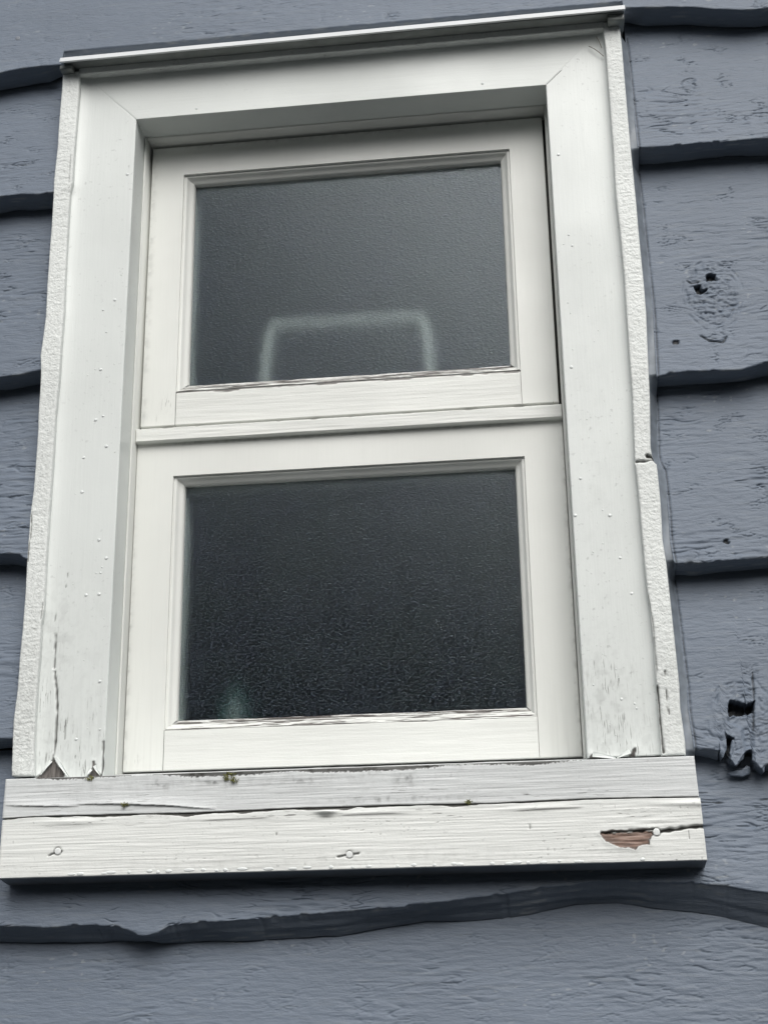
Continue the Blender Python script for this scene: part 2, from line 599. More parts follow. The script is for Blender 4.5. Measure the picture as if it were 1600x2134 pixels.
def relief(X, Z, seed, knots=(), amp=1.0, wr=1.0):
    psi = Z.copy()
    kn = np.zeros(X.shape)
    for (kx, kz, a, *_e) in knots:
        dx = (X - kx) / 1.9; dz = Z - kz
        r2 = dx * dx + dz * dz
        psi = psi - dz * a * a / (r2 + 0.35 * a * a) * 0.95
        kn = np.maximum(kn, np.exp(-r2 / (a * a * 0.7)))
    wx = 0.0035 * perlin(X * 14, Z * 22, seed + 1)
    n1 = perlin(X * 26 + 40 * wx, (psi + wx) * 190, seed + 2)
    n2 = perlin(X * 55, psi * 350, seed + 3)
    n3 = perlin(X * 90, Z * 160, seed + 6)
    msk = sstep(-0.10, 0.42, fbm(X * 5, Z * 13, seed + 4, 3))
    h = (0.00042 * n1 + 0.00030 * n2) * (0.28 + 1.0 * msk) * wr
    nc = perlin(X * 22 + 30 * wx, (psi + wx) * 135, seed + 5)
    m2 = sstep(0.02, 0.35, perlin(X * 44, Z * 90, seed + 9))
    crease = np.clip(1 - np.abs(nc) / 0.085, 0, 1) * m2
    h -= 0.0013 * crease * (0.10 + 0.95 * msk) * wr
    n4 = perlin(X * 55, psi * 250, seed + 15)
    h -= 0.0009 * np.clip(1 - np.abs(n4) / 0.10, 0, 1) * sstep(0.15, 0.5, perlin(X * 30, Z * 60, seed + 16)) * wr
    h += 0.0005 * fbm(X * 4, Z * 10, seed + 7, 3)
    h += 0.00018 * n3
    for i, (kx, kz, a, *e_) in enumerate(knots):
        if e_: h += crackle(X, Z, kx, kz, e_[0], e_[1], seed * 7 + i, e_[2])
    return h * amp


def board(xs, zb, zt, expo, zref, seed, knots=(), wr=1.0, vstep=0.0008, bevel=0.0, pits=(), zb2=None, xl=None, xr=None,
          vis=None, label=None, cuts=(), t=T):
    """one siding board: xs columns, zb(x) lower edge, zt top, face leaning out at the bottom"""
    xs = np.asarray(xs, float)
    zbx = zb(xs)
    ztf = zt
    if callable(zt):
        ztf = zt(xs); zt = float(ztf.max())
    nv = max(6, int((zt - zbx.min()) / vstep))
    v = np.linspace(0, 1, nv)
    if vis:                                      # rows are dense only where the board shows
        lo, hi = vis
        H = zt - zbx.mean()
        va, vb = (lo - zbx.mean()) / H, (hi - zbx.mean()) / H
        va, vb = max(0, va), min(1, vb)
        v = np.unique(np.concatenate([np.linspace(0, va, max(2, int(va * H / 0.006))), np.linspace(va, vb, max(3, int((vb - va) * H / vstep))), np.linspace(vb, 1, max(2, int((1 - vb) * H / 0.006)))]))
    v = np.unique(np.concatenate([[0, 0.0006 / (zt - zbx.mean()), 0.0016 / (zt - zbx.mean())], v]))
    Xg = np.broadcast_to(xs, (len(v), len(xs))).copy()
    Zg = zbx[None, :] + (ztf - zbx)[None, :] * v[:, None]
    if xl is not None:
        # end edge follows the neighbouring strip
        k = np.clip((xs[-1] - Xg) / (xs[-1] - xs[0]), 0, 1)
        Xg = Xg + (xl(Zg) - xs[0]) * k ** 6
    if xr is not None:
        k = np.clip((Xg - xs[0]) / (xs[-1] - xs[0]), 0, 1)
        Xg = Xg + (xr(Zg) - xs[-1]) * k ** 6
    slope = t / expo
    Yg = YB + (Zg - zref) * slope
    h = relief(Xg, Zg, seed, knots, 1.0, wr)
    d = Zg - zbx[None, :]
    r = 0.0022
    h -= r * (1 - np.sqrt(np.clip(1 - (1 - np.clip(d / r, 0, 1)) ** 2, 0, 1)))
    # the edge is worn uneven
    h += 0.0010 * fbm(Xg * 30, Zg * 60, seed + 21, 2) * np.exp(-d / 0.006)
    grime = np.zeros(Xg.shape); bare = np.zeros(Xg.shape)
    for kind, poly, depth in pits:
        if kind == 'pit':
            sd_ = sdist(Xg, Zg, poly) + 0.0007 * perlin(Xg * 300, Zg * 300, seed + 31) + 0.0012 * perlin(Xg * 110, Zg * 110, seed + 32)
            m = sstep(0.0008, -0.0006, sd_)
            h -= depth * m
            h += 0.0007 * np.exp(-np.abs(sd_) / 0.0025) * (sd_ > 0)
            grime = np.maximum(grime, 0.92 * m)
        elif kind == 'dent':
            sd_ = sdist(Xg, Zg, poly)
            h -= depth * sstep(0.002, -0.003, sd_)
        elif kind == 'cline':
            dd = seg_dist(Xg, Zg, poly) + 0.0003 * perlin(Xg * 250, Zg * 250, seed + 35)
            m = np.clip(1 - dd / depth[0], 0, 1)
            h -= depth[1] * m
            grime = np.maximum(grime, 0.8 * m)
        elif kind == 'line':
            dd = seg_dist(Xg, Zg, poly) + 0.0005 * perlin(Xg * 250, Zg * 250, seed + 33)
            m = np.clip(1 - dd / depth[0], 0, 1) * sstep(-0.22, 0.12, perlin(Xg * 40, Zg * 40, seed + 34))
            h -= depth[1] * m
            grime = np.maximum(grime, 0.75 * sstep(0.1, 0.6, m))
    Yg = Yg - h
    B = Build()
    P = np.stack([Xg, Yg, Zg], -1)
    wear = 0.55 * np.exp(-d / 0.0016) * sstep(0.05, 0.5, perlin(Xg * 70, Zg * 70, seed + 51)) + 0.5 * sstep(0.56, 0.68, perlin(Xg * 120, Zg * 260, seed + 52)) * sstep(0.1, 0.4, fbm(Xg * 9, Zg * 20, seed + 53, 2))
    B.grid(P, bare=bare.ravel(), grime=grime.ravel(), wear=np.clip(wear, 0, 1).ravel())
    # lower edge (butt)
    k = np.linspace(0, 1, 13)[:, None]
    t = t * 0.80
    ang = math.atan(slope) + bevel
    drop = np.sin(ang) * t
    zb2x = -drop + (zb2(xs) if zb2 else 0.0036 * fbm(xs * 11, xs * 0, seed + 41, 3)) + 0.0010 * sstep(0.15, 0.5, perlin(xs * 20, xs * 0, seed + 47))
    zsm = np.convolve(np.pad(zbx, 14, mode='edge'), np.ones(29) / 29, mode='valid')
    Xb = np.broadcast_to(xs, (13, len(xs)))
    kf = np.clip(k / 0.25, 0, 1)
    bz = Zg[0][None, :] * (1 - kf) + zsm[None, :] * kf + zb2x[None, :] * k + 0.0010 * fbm(Xb * 26, np.broadcast_to(k * 3.1, Xb.shape), seed + 44, 3) * np.sin(k * math.pi) \
        + 0.0016 * perlin(Xb * 6, np.broadcast_to(k * 9.0, Xb.shape), seed + 46) * np.sin(k * math.pi) \
        + 0.0010 * perlin(Xb * 16, np.broadcast_to(k * 13.0, Xb.shape), seed + 48) * np.sin(k * math.pi)
    by = Yg[0][None, :] + t * math.cos(ang) * k
    bX = P[0, :, 0][None, :] + 0 * k
    B.grid(np.stack([bX, by, bz], -1), flip=True, grime=np.broadcast_to(grime[0] * 0.5, bX.shape).ravel(),
           wear=np.clip(0.12 + 0.6 * sstep(0.20, 0.6, perlin(Xb * 45, np.broadcast_to(k * 9.0, Xb.shape), seed + 54)) * sstep(0.0, 0.4, perlin(Xb * 14, np.broadcast_to(k * 2.0, Xb.shape), seed + 55)), 0, 1).ravel())  # pale scuffs, plus a lightening of the butt in place of bounced light
    # ends and top
    for j, fl in ((0, True), (-1, False)):
        e = P[:, j]; bk = e.copy(); bk[:, 1] = np.maximum(e[:, 1], YB + (e[:, 2] - zref) * slope) + t * 0.95
        B.grid(np.stack([e, bk], 1), flip=not fl)
    e = P[-1]; bk = e.copy(); bk[:, 1] += t
    B.grid(np.stack([e, bk], 0))
    o = B.done('siding_board', M_siding, wall)
    if label: o['label'] = label
    return o, (YB, slope, zref)


def dense(a, bnd, c, d, step, cs=0.03):
    """columns: coarse from a to bnd, dense to c, coarse to d"""
    L = []
    if a < bnd: L.append(np.arange(a, bnd, cs))
    L.append(np.arange(bnd, c, step))
    if c < d: L.append(np.arange(c, d, cs))
    L.append([d])
    return np.unique(np.concatenate(L))


def curve(P):
    P = np.asarray(P)
    return lambda q: np.interp(q, P[:, 0], P[:, 1])


# edges of the rough strips left and right of the window, traced in metres
YS = -0.010
so_l = pts(YS, (133, 120), (132, 138), (129, 184), (125, 229), (122, 270), (120, 305), (115, 350), (112, 380), (111.5, 400), (107, 475), (103, 525), (98, 600), (95, 660), (90, 700), (84, 740), (85, 775), (84, 800), (80, 860), (79, 900), (74, 970), (70, 1020), (64, 1065), (58, 1140), (56, 1170), (53, 1230), (47, 1310), (41, 1370), (36, 1440), (28, 1500), (26.5, 1530), (24, 1600), (25, 1640))
si_l = pts(YS, (167, 125), (166, 146), (165, 190), (162.5, 220), (158.6, 265), (155, 310), (153, 340), (151, 380), (146, 400), (141, 480), (136, 570), (133, 650), (128, 710), (123, 790), (115, 870), (111.5, 940), (106.6, 1010), (103, 1060), (97, 1150), (91, 1270), (86, 1300), (83, 1360), (78, 1420), (73, 1500), (71, 1560), (72, 1640))
so_r = pts(YS, (1289, 25), (1290, 45), (1295, 90), (1300, 150), (1306, 220), (1313, 300), (1318, 350), (1325, 420), (1331, 490), (1340, 580), (1346, 650), (1349, 725), (1354, 837), (1355, 931), (1358, 948), (1368, 968), (1370, 985), (1374, 1025), (1377, 1060), (1380, 1125), (1388, 1174), (1397, 1256), (1407, 1350), (1415, 1425), (1417, 1474), (1427, 1545), (1430, 1600))
si_r = pts(YS, (1253, 25), (1255, 45), (1262, 115), (1267, 180), (1277, 310), (1282, 400), (1292, 490), (1300, 575), (1307, 690), (1316, 810), (1322, 960), (1328, 1010), (1334, 1080), (1341, 1160), (1347, 1220), (1354, 1270), (1362, 1340), (1366, 1410), (1371, 1480), (1376, 1540), (1379, 1600))


def fz(P):
    o = np.argsort(P[:, 1])
    return lambda z: np.interp(z, P[o, 1], P[o, 0])


SOL, SIL, SOR, SIR = fz(so_l), fz(si_l), fz(so_r), fz(si_r)

XL0, XR1 = -1.55, 1.65
step = 0.0013


def wav(base, P, seed, amp=0.0012):
    """lower edge through traced points plus fine raggedness"""
    P = np.asarray(P)
    def f(x):
        z = np.interp(x, P[:, 0], P[:, 1])
        far = np.clip(np.maximum(P[0, 0] - x, x - P[-1, 0]) / 0.15, 0, 1)
        z = z + far * 0.012 * fbm(x * 2.2, x * 0 + 3.3, seed + 3, 3)
        return z + amp * fbm(x * 30, x * 0, seed, 3) + 0.0012 * sstep(0.2, 0.5, perlin(x * 75, x * 0, seed + 8)) + 0.0004 * perlin(x * 240, x * 0, seed + 9)
    return f


def P_(Y, *pl):
    A = pts(Y, *pl)
    return A[np.argsort(A[:, 0])]


# ---- board above the window, notched around the drip flashing
top_edge = P_(YB, (-40, 160), (0, 152), (45, 141), (80, 137), (124, 134))
top_edge_r = P_(YB, (1302, 13), (1340, 12), (1400, 12), (1450, 14), (1500, 19), (1545, 22), (1570, 20), (1600, 15))


def zb_top(x):
    z = np.where(x < 0, np.interp(x, top_edge[:, 0], top_edge[:, 1]), np.interp(x, top_edge_r[:, 0], top_edge_r[:, 1]))
    n = (x > -0.3195) & (x < 0.3195)
    z = np.where(n, 0.5045, z)
    return z + 0.0007 * fbm(x * 40, x * 0, 3, 3)


xs = dense(XL0, -0.42, 0.50, XR1, 0.0016)
xs = np.unique(np.concatenate([xs, [-0.32, -0.319, 0.319, 0.32]]))
kt = pts(YB, (815, 27), (1590, 8))
board(xs, zb_top, 0.73, 0.19, 0.477, 101, [(kt[0, 0], kt[0, 1], 0.008, 0.008, 0.006, 14), (kt[1, 0], kt[1, 1], 0.014, 0.013, 0.010, 40)], 0.75, vis=(0.45, 0.60),
      label='board above the window, cut out to fit over the drip flashing')

# ---- left of the window
ED = 0.0025
lefts = [
    (P_(YB, (-60, 425), (0, 408), (40, 404), (75, 404), (108, 400)), 0.167, 0.309, 201, [], None),
    (P_(YB, (-60, 795), (0, 786), (40, 781), (80, 771)), 0.218, 0.092, 202, [], None),
    (P_(YB, (-60, 1160), (0, 1154), (20, 1154), (40, 1157), (54, 1166)), 0.202, -0.110, 203, [], None),
    (P_(YB, (-60, 1548), (0, 1540), (22, 1540)), 0.187, -0.2955, 204, [], None),
]
ztops = [0.50, 0.335, 0.12, -0.08]
for (E_, expo, zr, sd_, kn, _), zt in zip(lefts, ztops):
    zb = wav(zr, E_, sd_)
    xs = dense(XL0, -0.46, -0.316, -0.316, step)
    board(xs, zb, zt, expo, zr, sd_, kn, 1.5, xr=lambda z: SOL(z) + ED)

# ---- right of the window
kn3 = pts(YB, (1475, 590), (1490, 690))
pit_a = pts(0.0, (1472, 567), (1490, 567), (1492, 580), (1472, 581))
pit_b = pts(0.0, (1446, 591), (1459, 590), (1462, 600), (1472, 598), (1472, 604), (1461, 608), (1453, 608))
crk = pts(0.0, (1443, 688), (1452, 699), (1462, 704), (1476, 713), (1492, 715), (1504, 717), (1512, 705))
crk2 = pts(0.0, (1432, 580), (1440, 586), (1455, 584))
nh1 = pts(0.0, (1400, 712), (1413, 712), (1413, 721), (1400, 721))
nh2 = pts(0.0, (1506, 1127), (1515, 1127), (1516, 1134), (1505, 1134))
kn5 = pts(YB, (1545, 1470))
pit_c = pts(0.0, (1519, 1461), (1515, 1484), (1518, 1494), (1540, 1491), (1568, 1484), (1570, 1462), (1556, 1470), (1538, 1464))
pit_d = pts(0.0, (1513, 1536), (1527, 1541), (1524, 1560), (1517, 1580), (1512, 1620), (1520, 1640), (1500, 1640), (1496, 1570), (1505, 1560))
pit_e = pts(0.0, (1547, 1570), (1560, 1566), (1568, 1576), (1570, 1600), (1574, 1640), (1530, 1640), (1533, 1598), (1543, 1588))
frag = pts(0.0, (1522, 1493), (1567, 1480), (1567, 1560), (1547, 1565), (1545, 1520), (1512, 1505))
crk5 = pts(0.0, (1568, 1400), (1570, 1440), (1568, 1500), (1567, 1560))
rights = [
    (P_(YB, (1310, 308), (1360, 305), (1440, 299), (1520, 292), (1600, 287), (1660, 286)), 0.170, 0.307, 301, [(at(1440, 160, YB)[0], at(1440, 160, YB)[1], 0.012, 0.010, 0.010, 34)], 0.50, (), 0.0, None),
    (P_(YB, (1355, 790), (1366, 789), (1400, 778), (1440, 772), (1490, 773), (1550, 770), (1600, 753), (1660, 745)), 0.262, 0.043, 302,
     [(at(1484, 600, YB)[0], at(1484, 600, YB)[1], 0.024, 0.025, 0.037, 105)], 0.335,
     (('pit', pit_a, 0.007), ('pit', pit_b, 0.007), ('line', crk, (0.0016, 0.002)), ('line', crk2, (0.0014, 0.0018)), ('pit', nh1, 0.0018)), 0.0,
     'board with a large cracked knot and two dark rot holes in it'),
    (P_(YB, (1390, 1176), (1420, 1174), (1480, 1172), (1540, 1167), (1600, 1161), (1660, 1158)), 0.195, -0.152, 303, [], 0.07,
     (('pit', nh2, 0.0022),), 0.0, None),
    (P_(YB, (1432, 1567), (1445, 1563), (1470, 1561), (1492, 1564), (1500, 1572), (1504, 1580), (1509, 1578), (1514, 1566), (1519, 1580), (1532, 1598), (1545, 1590), (1553, 1572), (1566, 1572), (1570, 1590), (1578, 1596), (1586, 1606), (1590, 1598), (1600, 1594), (1640, 1590)),
     0.182, -0.334, 304, [(kn5[0, 0], kn5[0, 1] - 0.012, 0.026, 0.026, 0.036, 120)], -0.125,
     (('pit', pit_c, 0.016), ('dent', frag, 0.003), ('pit', pit_d, 0.012), ('pit', pit_e, 0.012), ('line', crk5, (0.0014, 0.0018))), 0.0,
     'board whose lower edge is broken by a rotted-out knot'),
]
XE = 0.326
for E_, expo, zr, sd_, kn, zt, pits, bev, lab in rights:
    zc_ = np.arange(zr, zr + expo, 0.008)
    edge_line = np.stack([SOR(zc_) + 0.0098 + 0.0007 * perlin(zc_ * 90, zc_ * 0, sd_ + 60), zc_], 1)
    pits = tuple(pits) + (('cline', edge_line, (0.0009, 0.0014)),)
    zb = wav(zr, E_, sd_, 0.0011 if sd_ != 304 else 0.002)
    xs = dense(0.326, 0.326, 0.485, XR1, 0.0011)
    o, _ = board(xs, zb, zt, expo, zr, sd_, kn, 1.5, xl=lambda z: SOR(z) + 0.0075, pits=pits, label=lab)
    if sd_ == 304: rot_board = o
    if sd_ == 302: knot_board = o
    if sd_ == 303: nail_board = o

# ---- long boards below the window
low_edge = P_(YB, (-80, 1931), (0, 1932), (60, 1932), (120, 1934), (150, 1931), (200, 1929), (240, 1932), (270, 1940), (290, 1950), (305, 1951), (330, 1946), (352, 1931), (400, 1925), (470, 1921), (520, 1917), (600, 1911), (700, 1902), (780, 1894), (845, 1891), (850, 1886), (920, 1881), (1000, 1871), (1100, 1856), (1180, 1846), (1230, 1839), (1290, 1835), (1340, 1838), (1420, 1840), (1470, 1843), (1520, 1848), (1560, 1856), (1600, 1862), (1680, 1872))
back_drop = P_(YB, (-80, 20), (0, 20), (200, 22), (300, 4), (380, 24), (500, 30), (700, 40), (800, 30), (880, 22), (1000, 38), (1100, 44), (1200, 30), (1300, 36), (1400, 46), (1500, 50), (1600, 62), (1700, 62))
bd = pts(YB, (-80, 1900), (0, 1900), (200, 1900), (300, 1900), (380, 1900), (500, 1900), (700, 1900), (800, 1900), (880, 1900), (1000, 1900), (1100, 1900), (1200, 1900), (1300, 1900), (1400, 1900), (1500, 1900), (1600, 1900), (1700, 1900))[:, 0]
bdv = -0.00043 * np.array([20, 20, 22, 4, 24, 30, 36, 26, 22, 34, 36, 26, 32, 42, 48, 56, 56]) * 0.95
xs = dense(XL0, -0.36, 0.43, XR1, 0.0013)
knl = pts(YB, (312, 1900), (1130, 1700))
jt = pts(YB, (845, 1780), (846, 1830), (848, 1860), (850, 1900))
crack_r = pts(0.0, (1440, 1669), (1500, 1671), (1545, 1668), (1600, 1663), (1680, 1660))
board(xs, wav(-0.46, low_edge, 401, 0.0009), lambda x: np.where(np.abs(x) < 0.3225, -0.385, -0.300), 0.165, -0.462, 401, [(knl[0, 0], knl[0, 1] - 0.004, 0.017)], 1.9, vis=(-0.50, -0.32),
      zb2=lambda x: np.interp(x, bd, bdv), pits=(('line', jt, (0.0006, 0.0006)), ('line', crack_r, (0.0010, 0.0014))), label='long board right under the sill with a waney lower edge')
zb = lambda x: -0.665 + 0.010 * fbm(x * 3, x * 0, 77, 3)
board(xs, zb, -0.42, 0.20, -0.665, 402, [], 1.0, vis=(-0.60, -0.44), label='lowest board in view, below the wavy edge under the sill')

# ---- boards beyond the picture
for i, z in enumerate((0.665, 0.86, 1.05)):
    board(dense(XL0, XL0, XR1, XR1, 0.012), lambda x, z=z, i=i: z + 0.010 * fbm(x * 3, x * 0 + i, 80 + i, 3), z + 0.25, 0.19, z, 500 + i, [], 1.0, vstep=0.006)
for i in range(6):
    z = -0.865 - 0.19 * i
    board(dense(XL0, XL0, XR1, XR1, 0.012), lambda x, z=z, i=i: z + 0.010 * fbm(x * 3, x * 0 + i, 90 + i, 3), z + 0.25, 0.19, z, 520 + i, [], 1.0, vstep=0.006)

# ---- splintered wood left in the rotted knot
def slab(poly, Yf, th, seed, name, mat, parent, rough=0.001, n=0.0012, tilt=0.0):
    """small irregular piece of wood with a traced outline"""
    poly = np.asarray(poly)
    lo = poly.min(0); hi = poly.max(0)
    L = len(poly)
    # dense outline
    out = []
    for i in range(L):
        a = poly[i]; c = poly[(i + 1) % L]
        m = max(2, int(np.hypot(*(c - a)) / 0.0012))
        for j in range(m): out.append(a + (c - a) * j / m)
    out = np.array(out)
    out += 0.0004 * np.stack([perlin(out[:, 0] * 400, out[:, 1] * 400, seed), perlin(out[:, 0] * 400, out[:, 1] * 400, seed + 5)], 1)
    cen = out.mean(0)
    B = Build()
    ks = np.linspace(1, 0.02, 9)[:, None, None]
    ring = cen + (out - cen)[None] * ks
    ring = np.concatenate([ring, ring[:, :1]], 1)
    dep = Yf + tilt * (ring[..., 1] - hi[1]) - rough * fbm(ring[..., 0] * 160, ring[..., 1] * 160, seed + 9, 3)
    dep += 0.0008 * np.clip((ks[..., 0] - 0.8) / 0.2, 0, 1) ** 2
    P = np.stack([ring[..., 0], dep, ring[..., 1]], -1)
    area = 0.5 * np.sum(out[:, 0] * np.roll(out[:, 1], -1) - np.roll(out[:, 0], -1) * out[:, 1])
    B.grid(P, flip=area < 0)
    bk = P[0].copy(); bk[:, 1] += th
    B.grid(np.stack([bk, P[0]], 0), flip=area < 0)
    return B.done(name, mat, parent)


slab(pts(-0.002, (1513, 1503), (1548, 1492), (1567, 1484), (1566, 1508), (1545, 1512), (1530, 1508)), 0.003, 0.012, 5, 'splinter', M_siding, rot_board)
slab(pts(-0.002, (1527, 1516), (1545, 1512), (1565, 1512), (1563, 1535), (1560, 1566), (1549, 1562), (1546, 1540)), 0.001, 0.012, 6, 'splinter', M_siding, rot_board)
slab(pts(-0.006, (1524, 1542), (1548, 1540), (1553, 1560), (1548, 1580), (1538, 1592), (1524, 1588), (1520, 1570)), -0.006, 0.02, 7, 'splinter', M_siding, rot_board, 0.0018)
slab(pts(-0.006, (1498, 1548), (1512, 1540), (1513, 1562), (1505, 1580), (1499, 1572)), -0.0085, 0.02, 8, 'splinter', M_siding, rot_board, 0.0015)
slab(pts(-0.004, (1566, 1560), (1580, 1575), (1592, 1596), (1590, 1610), (1575, 1598), (1566, 1585)), -0.008, 0.02, 9, 'splinter', M_siding, rot_board, 0.0015)
slab(pts(0.004, (1516, 1612), (1530, 1606), (1545, 1604), (1555, 1594), (1563, 1598), (1562, 1612), (1548, 1618), (1525, 1617)), 0.004, 0.004, 10, 'splinter', M_siding, rot_board, 0.0008)


# ---- nails in the siding
def nail(px, py, Y, r, mat, parent, sink=0.0):
    x, z = at(px, py, Y)
    B = Build()
    n = 14
    a = np.linspace(0, 2 * math.pi, n, endpoint=False)
    rr = np.array([1.0, 1.0, 0.85, 0.4, 0.02]) * r
    dy = np.array([0.0012, -0.0003, -0.00045, -0.0005, -0.0005])
    P = np.stack([x + rr[:, None] * np.cos(a)[None], Y + sink + dy[:, None] + 0 * a[None], z + rr[:, None] * np.sin(a)[None]], -1)
    P = np.concatenate([P, P[:, :1]], 1)
    B.grid(P)
    return B.done('nail', mat, parent)


nail(38, 80, 0.0005, 0.0030, M_nailb, wall)
nail(1406, 717, 0.0048, 0.0028, M_nailb, knot_board)
nail(1510, 1131, 0.0045, 0.0024, M_nailb, nail_board)

# ---- grey caulk between the right strip and the boards
zz = np.arange(-0.345, 0.468, 0.0015)
k = np.linspace(0, 1, 7)
cx0 = SOR(zz) - 0.003
cx1 = SOR(zz) + 0.0088 + 0.0009 * fbm(zz * 40, zz * 0, 61, 3)
Zc, Kc = np.meshgrid(zz, k, indexing='ij')
Xc = cx0[:, None] + (cx1 - cx0)[:, None] * k[None]
tops = np.array([0.48, 0.307, 0.043, -0.152, -0.334, -0.40])
bi = np.clip(np.searchsorted(-tops, -Zc, side='right') - 1, 0, 4)
fr = (Zc - tops[bi + 1]) / (tops[bi] - tops[bi + 1])
ysid = YB + np.clip(fr, 0, 1) * T
ysid = np.clip(ysid, YB, 0.02)
# smooth in z
ker = np.ones(9) / 9
for j in range(7): ysid[:, j] = np.convolve(np.pad(ysid[:, j], 4, mode='edge'), ker, mode='valid')
Yc = (-0.0060) * (1 - Kc) + (ysid + 0.001) * Kc + 0.0012 * np.sin(Kc * math.pi) + 0.0008 * fbm(Xc * 120, Zc * 40, 66, 3)
B = Build()
B.grid(np.stack([Xc, Yc, Zc], -1), flip=True)
e = np.stack([Xc, Yc, Zc], -1)
for j, fl in ((0, False), (-1, True)):
    bk = e[:, j].copy(); bk[:, 1] = 0.045
    B.grid(np.stack([e[:, j], bk], 1), flip=fl)
B.done('caulk_bead', M_caulk, wall)

# ------------------------------------------------------------------ the window
win = empty('window', (0, 0, -0.427), 'white two-part wooden window with peeling paint and frosted panes', 'window')


def patch(name, X, Z, Yf, mat, parent, back, bev=0.0012, feats=(), seed=0, rough=None, bottom_round=True):
    """front face as a grid (rows upward, columns to the right) with skirts to the plane y = back"""
    r_, c_ = X.shape
    dx = np.minimum(np.abs(X - X[:, :1]), np.abs(X - X[:, -1:]))
    dz = np.minimum(np.abs(Z - Z[:1]), np.abs(Z - Z[-1:]))
    d = np.minimum(dx, dz)
    h = np.zeros(X.shape) - bev * (1 - np.sqrt(np.clip(1 - (1 - np.clip(d / bev, 0, 1)) ** 2, 0, 1)))
    if rough is not None: h += rough(X, Z)
    bare = np.zeros(X.shape); gr = np.zeros(X.shape); wear = np.zeros(X.shape)
    for f in feats:
        hh_, b_, g_, *w_ = f(X, Z)
        h += hh_; bare = np.maximum(bare, b_); gr = np.maximum(gr, g_)
        if w_: wear = np.maximum(wear, w_[0])
    Y = (Yf if np.ndim(Yf) else np.full(X.shape, Yf)) - h
    P = np.stack([X, Y, Z], -1)
    B = Build()
    B.grid(P, bare=bare.ravel(), grime=gr.ravel(), wear=wear.ravel())
    for row, fl in ((0, True), (-1, False)):
        bk = P[row].copy(); bk[:, 1] = back
        B.grid(np.stack([P[row], bk], 0), flip=fl, grime=np.concatenate([gr[row], gr[row]]))
    for colm, fl in ((0, False), (-1, True)):
        bk = P[:, colm].copy(); bk[:, 1] = back
        B.grid(np.stack([P[:, colm], bk], 1), flip=fl)
    return B.done(name, mat, parent)


def cols(a, b, st, r=0.0012):
    n = max(2, int(abs(b - a) / st))
    q = np.linspace(0, 1, n + 1)
    e = np.array([0.3, 0.65, 1.0]) * r / abs(b - a)
    return np.unique(np.concatenate([q, e, 1 - e]))


def vgrid(xl, xr, zb, zt, st):
    """grid between two edges given as functions of z"""
    v = cols(zb, zt, st)
    z = zb + (zt - zb) * v
    u = cols(0, abs(float(np.mean(xr(z) - xl(z)))), st)
    X = xl(z)[:, None] + (xr(z) - xl(z))[:, None] * u[None]
    Z = np.broadcast_to(z[:, None], X.shape).copy()
    return X, Z


# features -----------------------------------------------------------
def f_peel(poly, depth=0.0009, lift=0.0010, seed=0, dark=0.15, gx=200, gz=60):
    def f(X, Z):
        sd_ = sdist(X, Z, poly) + 0.0008 * perlin(X * 260, Z * 260, seed) + 0.0013 * perlin(X * 110, Z * 110, seed + 1)
        m = sstep(0.0004, -0.0004, sd_)
        h = -depth * m + lift * np.exp(-np.clip(sd_, 0, 1) / 0.0022) * (1 - m)
        h += 0.0004 * m * perlin(X * gx * 1.5, Z * gz * 1.5, seed + 2)
        g = dark * m * sstep(-0.1, 0.5, perlin(X * gx, Z * gz, seed + 3)) + 0.55 * np.exp(-(sd_ / 0.0007) ** 2) * (sd_ < 0.0004)
        return h, m, np.clip(g, 0, 1)
    return f


def f_crack(poly, w=0.0008, depth=0.0012, seed=0, dark=0.9, jag=0.0006, jf=180):
    def f(X, Z):
        wob = jag * perlin(X * jf, Z * jf, seed)
        dd = seg_dist(X, Z + wob if abs(poly[-1][0] - poly[0][0]) > abs(poly[-1][1] - poly[0][1]) else Z, poly) if True else 0
        dd = dd + 0.4 * w * perlin(X * 120, Z * 120, seed + 4)
        m = np.clip(1 - dd / w, 0, 1)
        return -depth * m, np.zeros(X.shape), dark * sstep(0.15, 0.7, m)
    return f


def f_lift(poly, seed=0, hgt=0.0012, w=0.006):
    """paint edge lifting above a line: raised on the upper side, sunk below"""
    P = np.asarray(poly)
    def f(X, Z):
        zl = np.interp(X, P[:, 0], P[:, 1]) + 0.0006 * fbm(X * 60, X * 0, seed, 3)
        on = ((X > P[0, 0]) & (X < P[-1, 0])).astype(float)
        s = np.sin(np.clip((X - P[0, 0]) / (P[-1, 0] - P[0, 0]), 0, 1) * math.pi) ** 0.5
        d = Z - zl
        h = hgt * on * s * np.exp(-np.clip(d, 0, 1) / w) * sstep(-0.0004, 0.0004, d)
        g = on * s * 0.8 * np.exp(-np.clip(-d, 0, 1) / 0.0009) * (d < 0.0001)
        return h, np.zeros(X.shape), g
    return f


def f_checks(cx, cz, rx, rz, grain, seed, dens=0.12, dark=0.75):
    """short drying checks along the grain in an area"""
    def f(X, Z):
        q = np.exp(-(((X - cx) / rx) ** 2 + ((Z - cz) / rz) ** 2))
        n = fbm(X * 55, Z * 30, seed, 3) if grain == 'z' else fbm(X * 18, Z * 110, seed, 3)
        return 0 * X, 0 * X, 0 * X, np.clip(1.2 * q * sstep(-0.2, 0.3, n), 0, 1)
    return f


def f_mottle(cx, cz, rx, rz, seed, a=0.3, s=1.0):
    """soft grey weather stains, blotchy"""
    def f(X, Z):
        q = np.exp(-(((X - cx) / rx) ** 2 + ((Z - cz) / rz) ** 2))
        n = fbm(X * 120 * s, Z * 90 * s, seed, 3)
        n2 = fbm(X * 260 * s, Z * 200 * s, seed + 3, 2)
        g = a * q * (0.30 + 0.7 * sstep(-0.05, 0.35, n) + 0.6 * sstep(0.2, 0.5, n2))
        return 0 * X, 0 * X, np.clip(g, 0, 1)
    return f


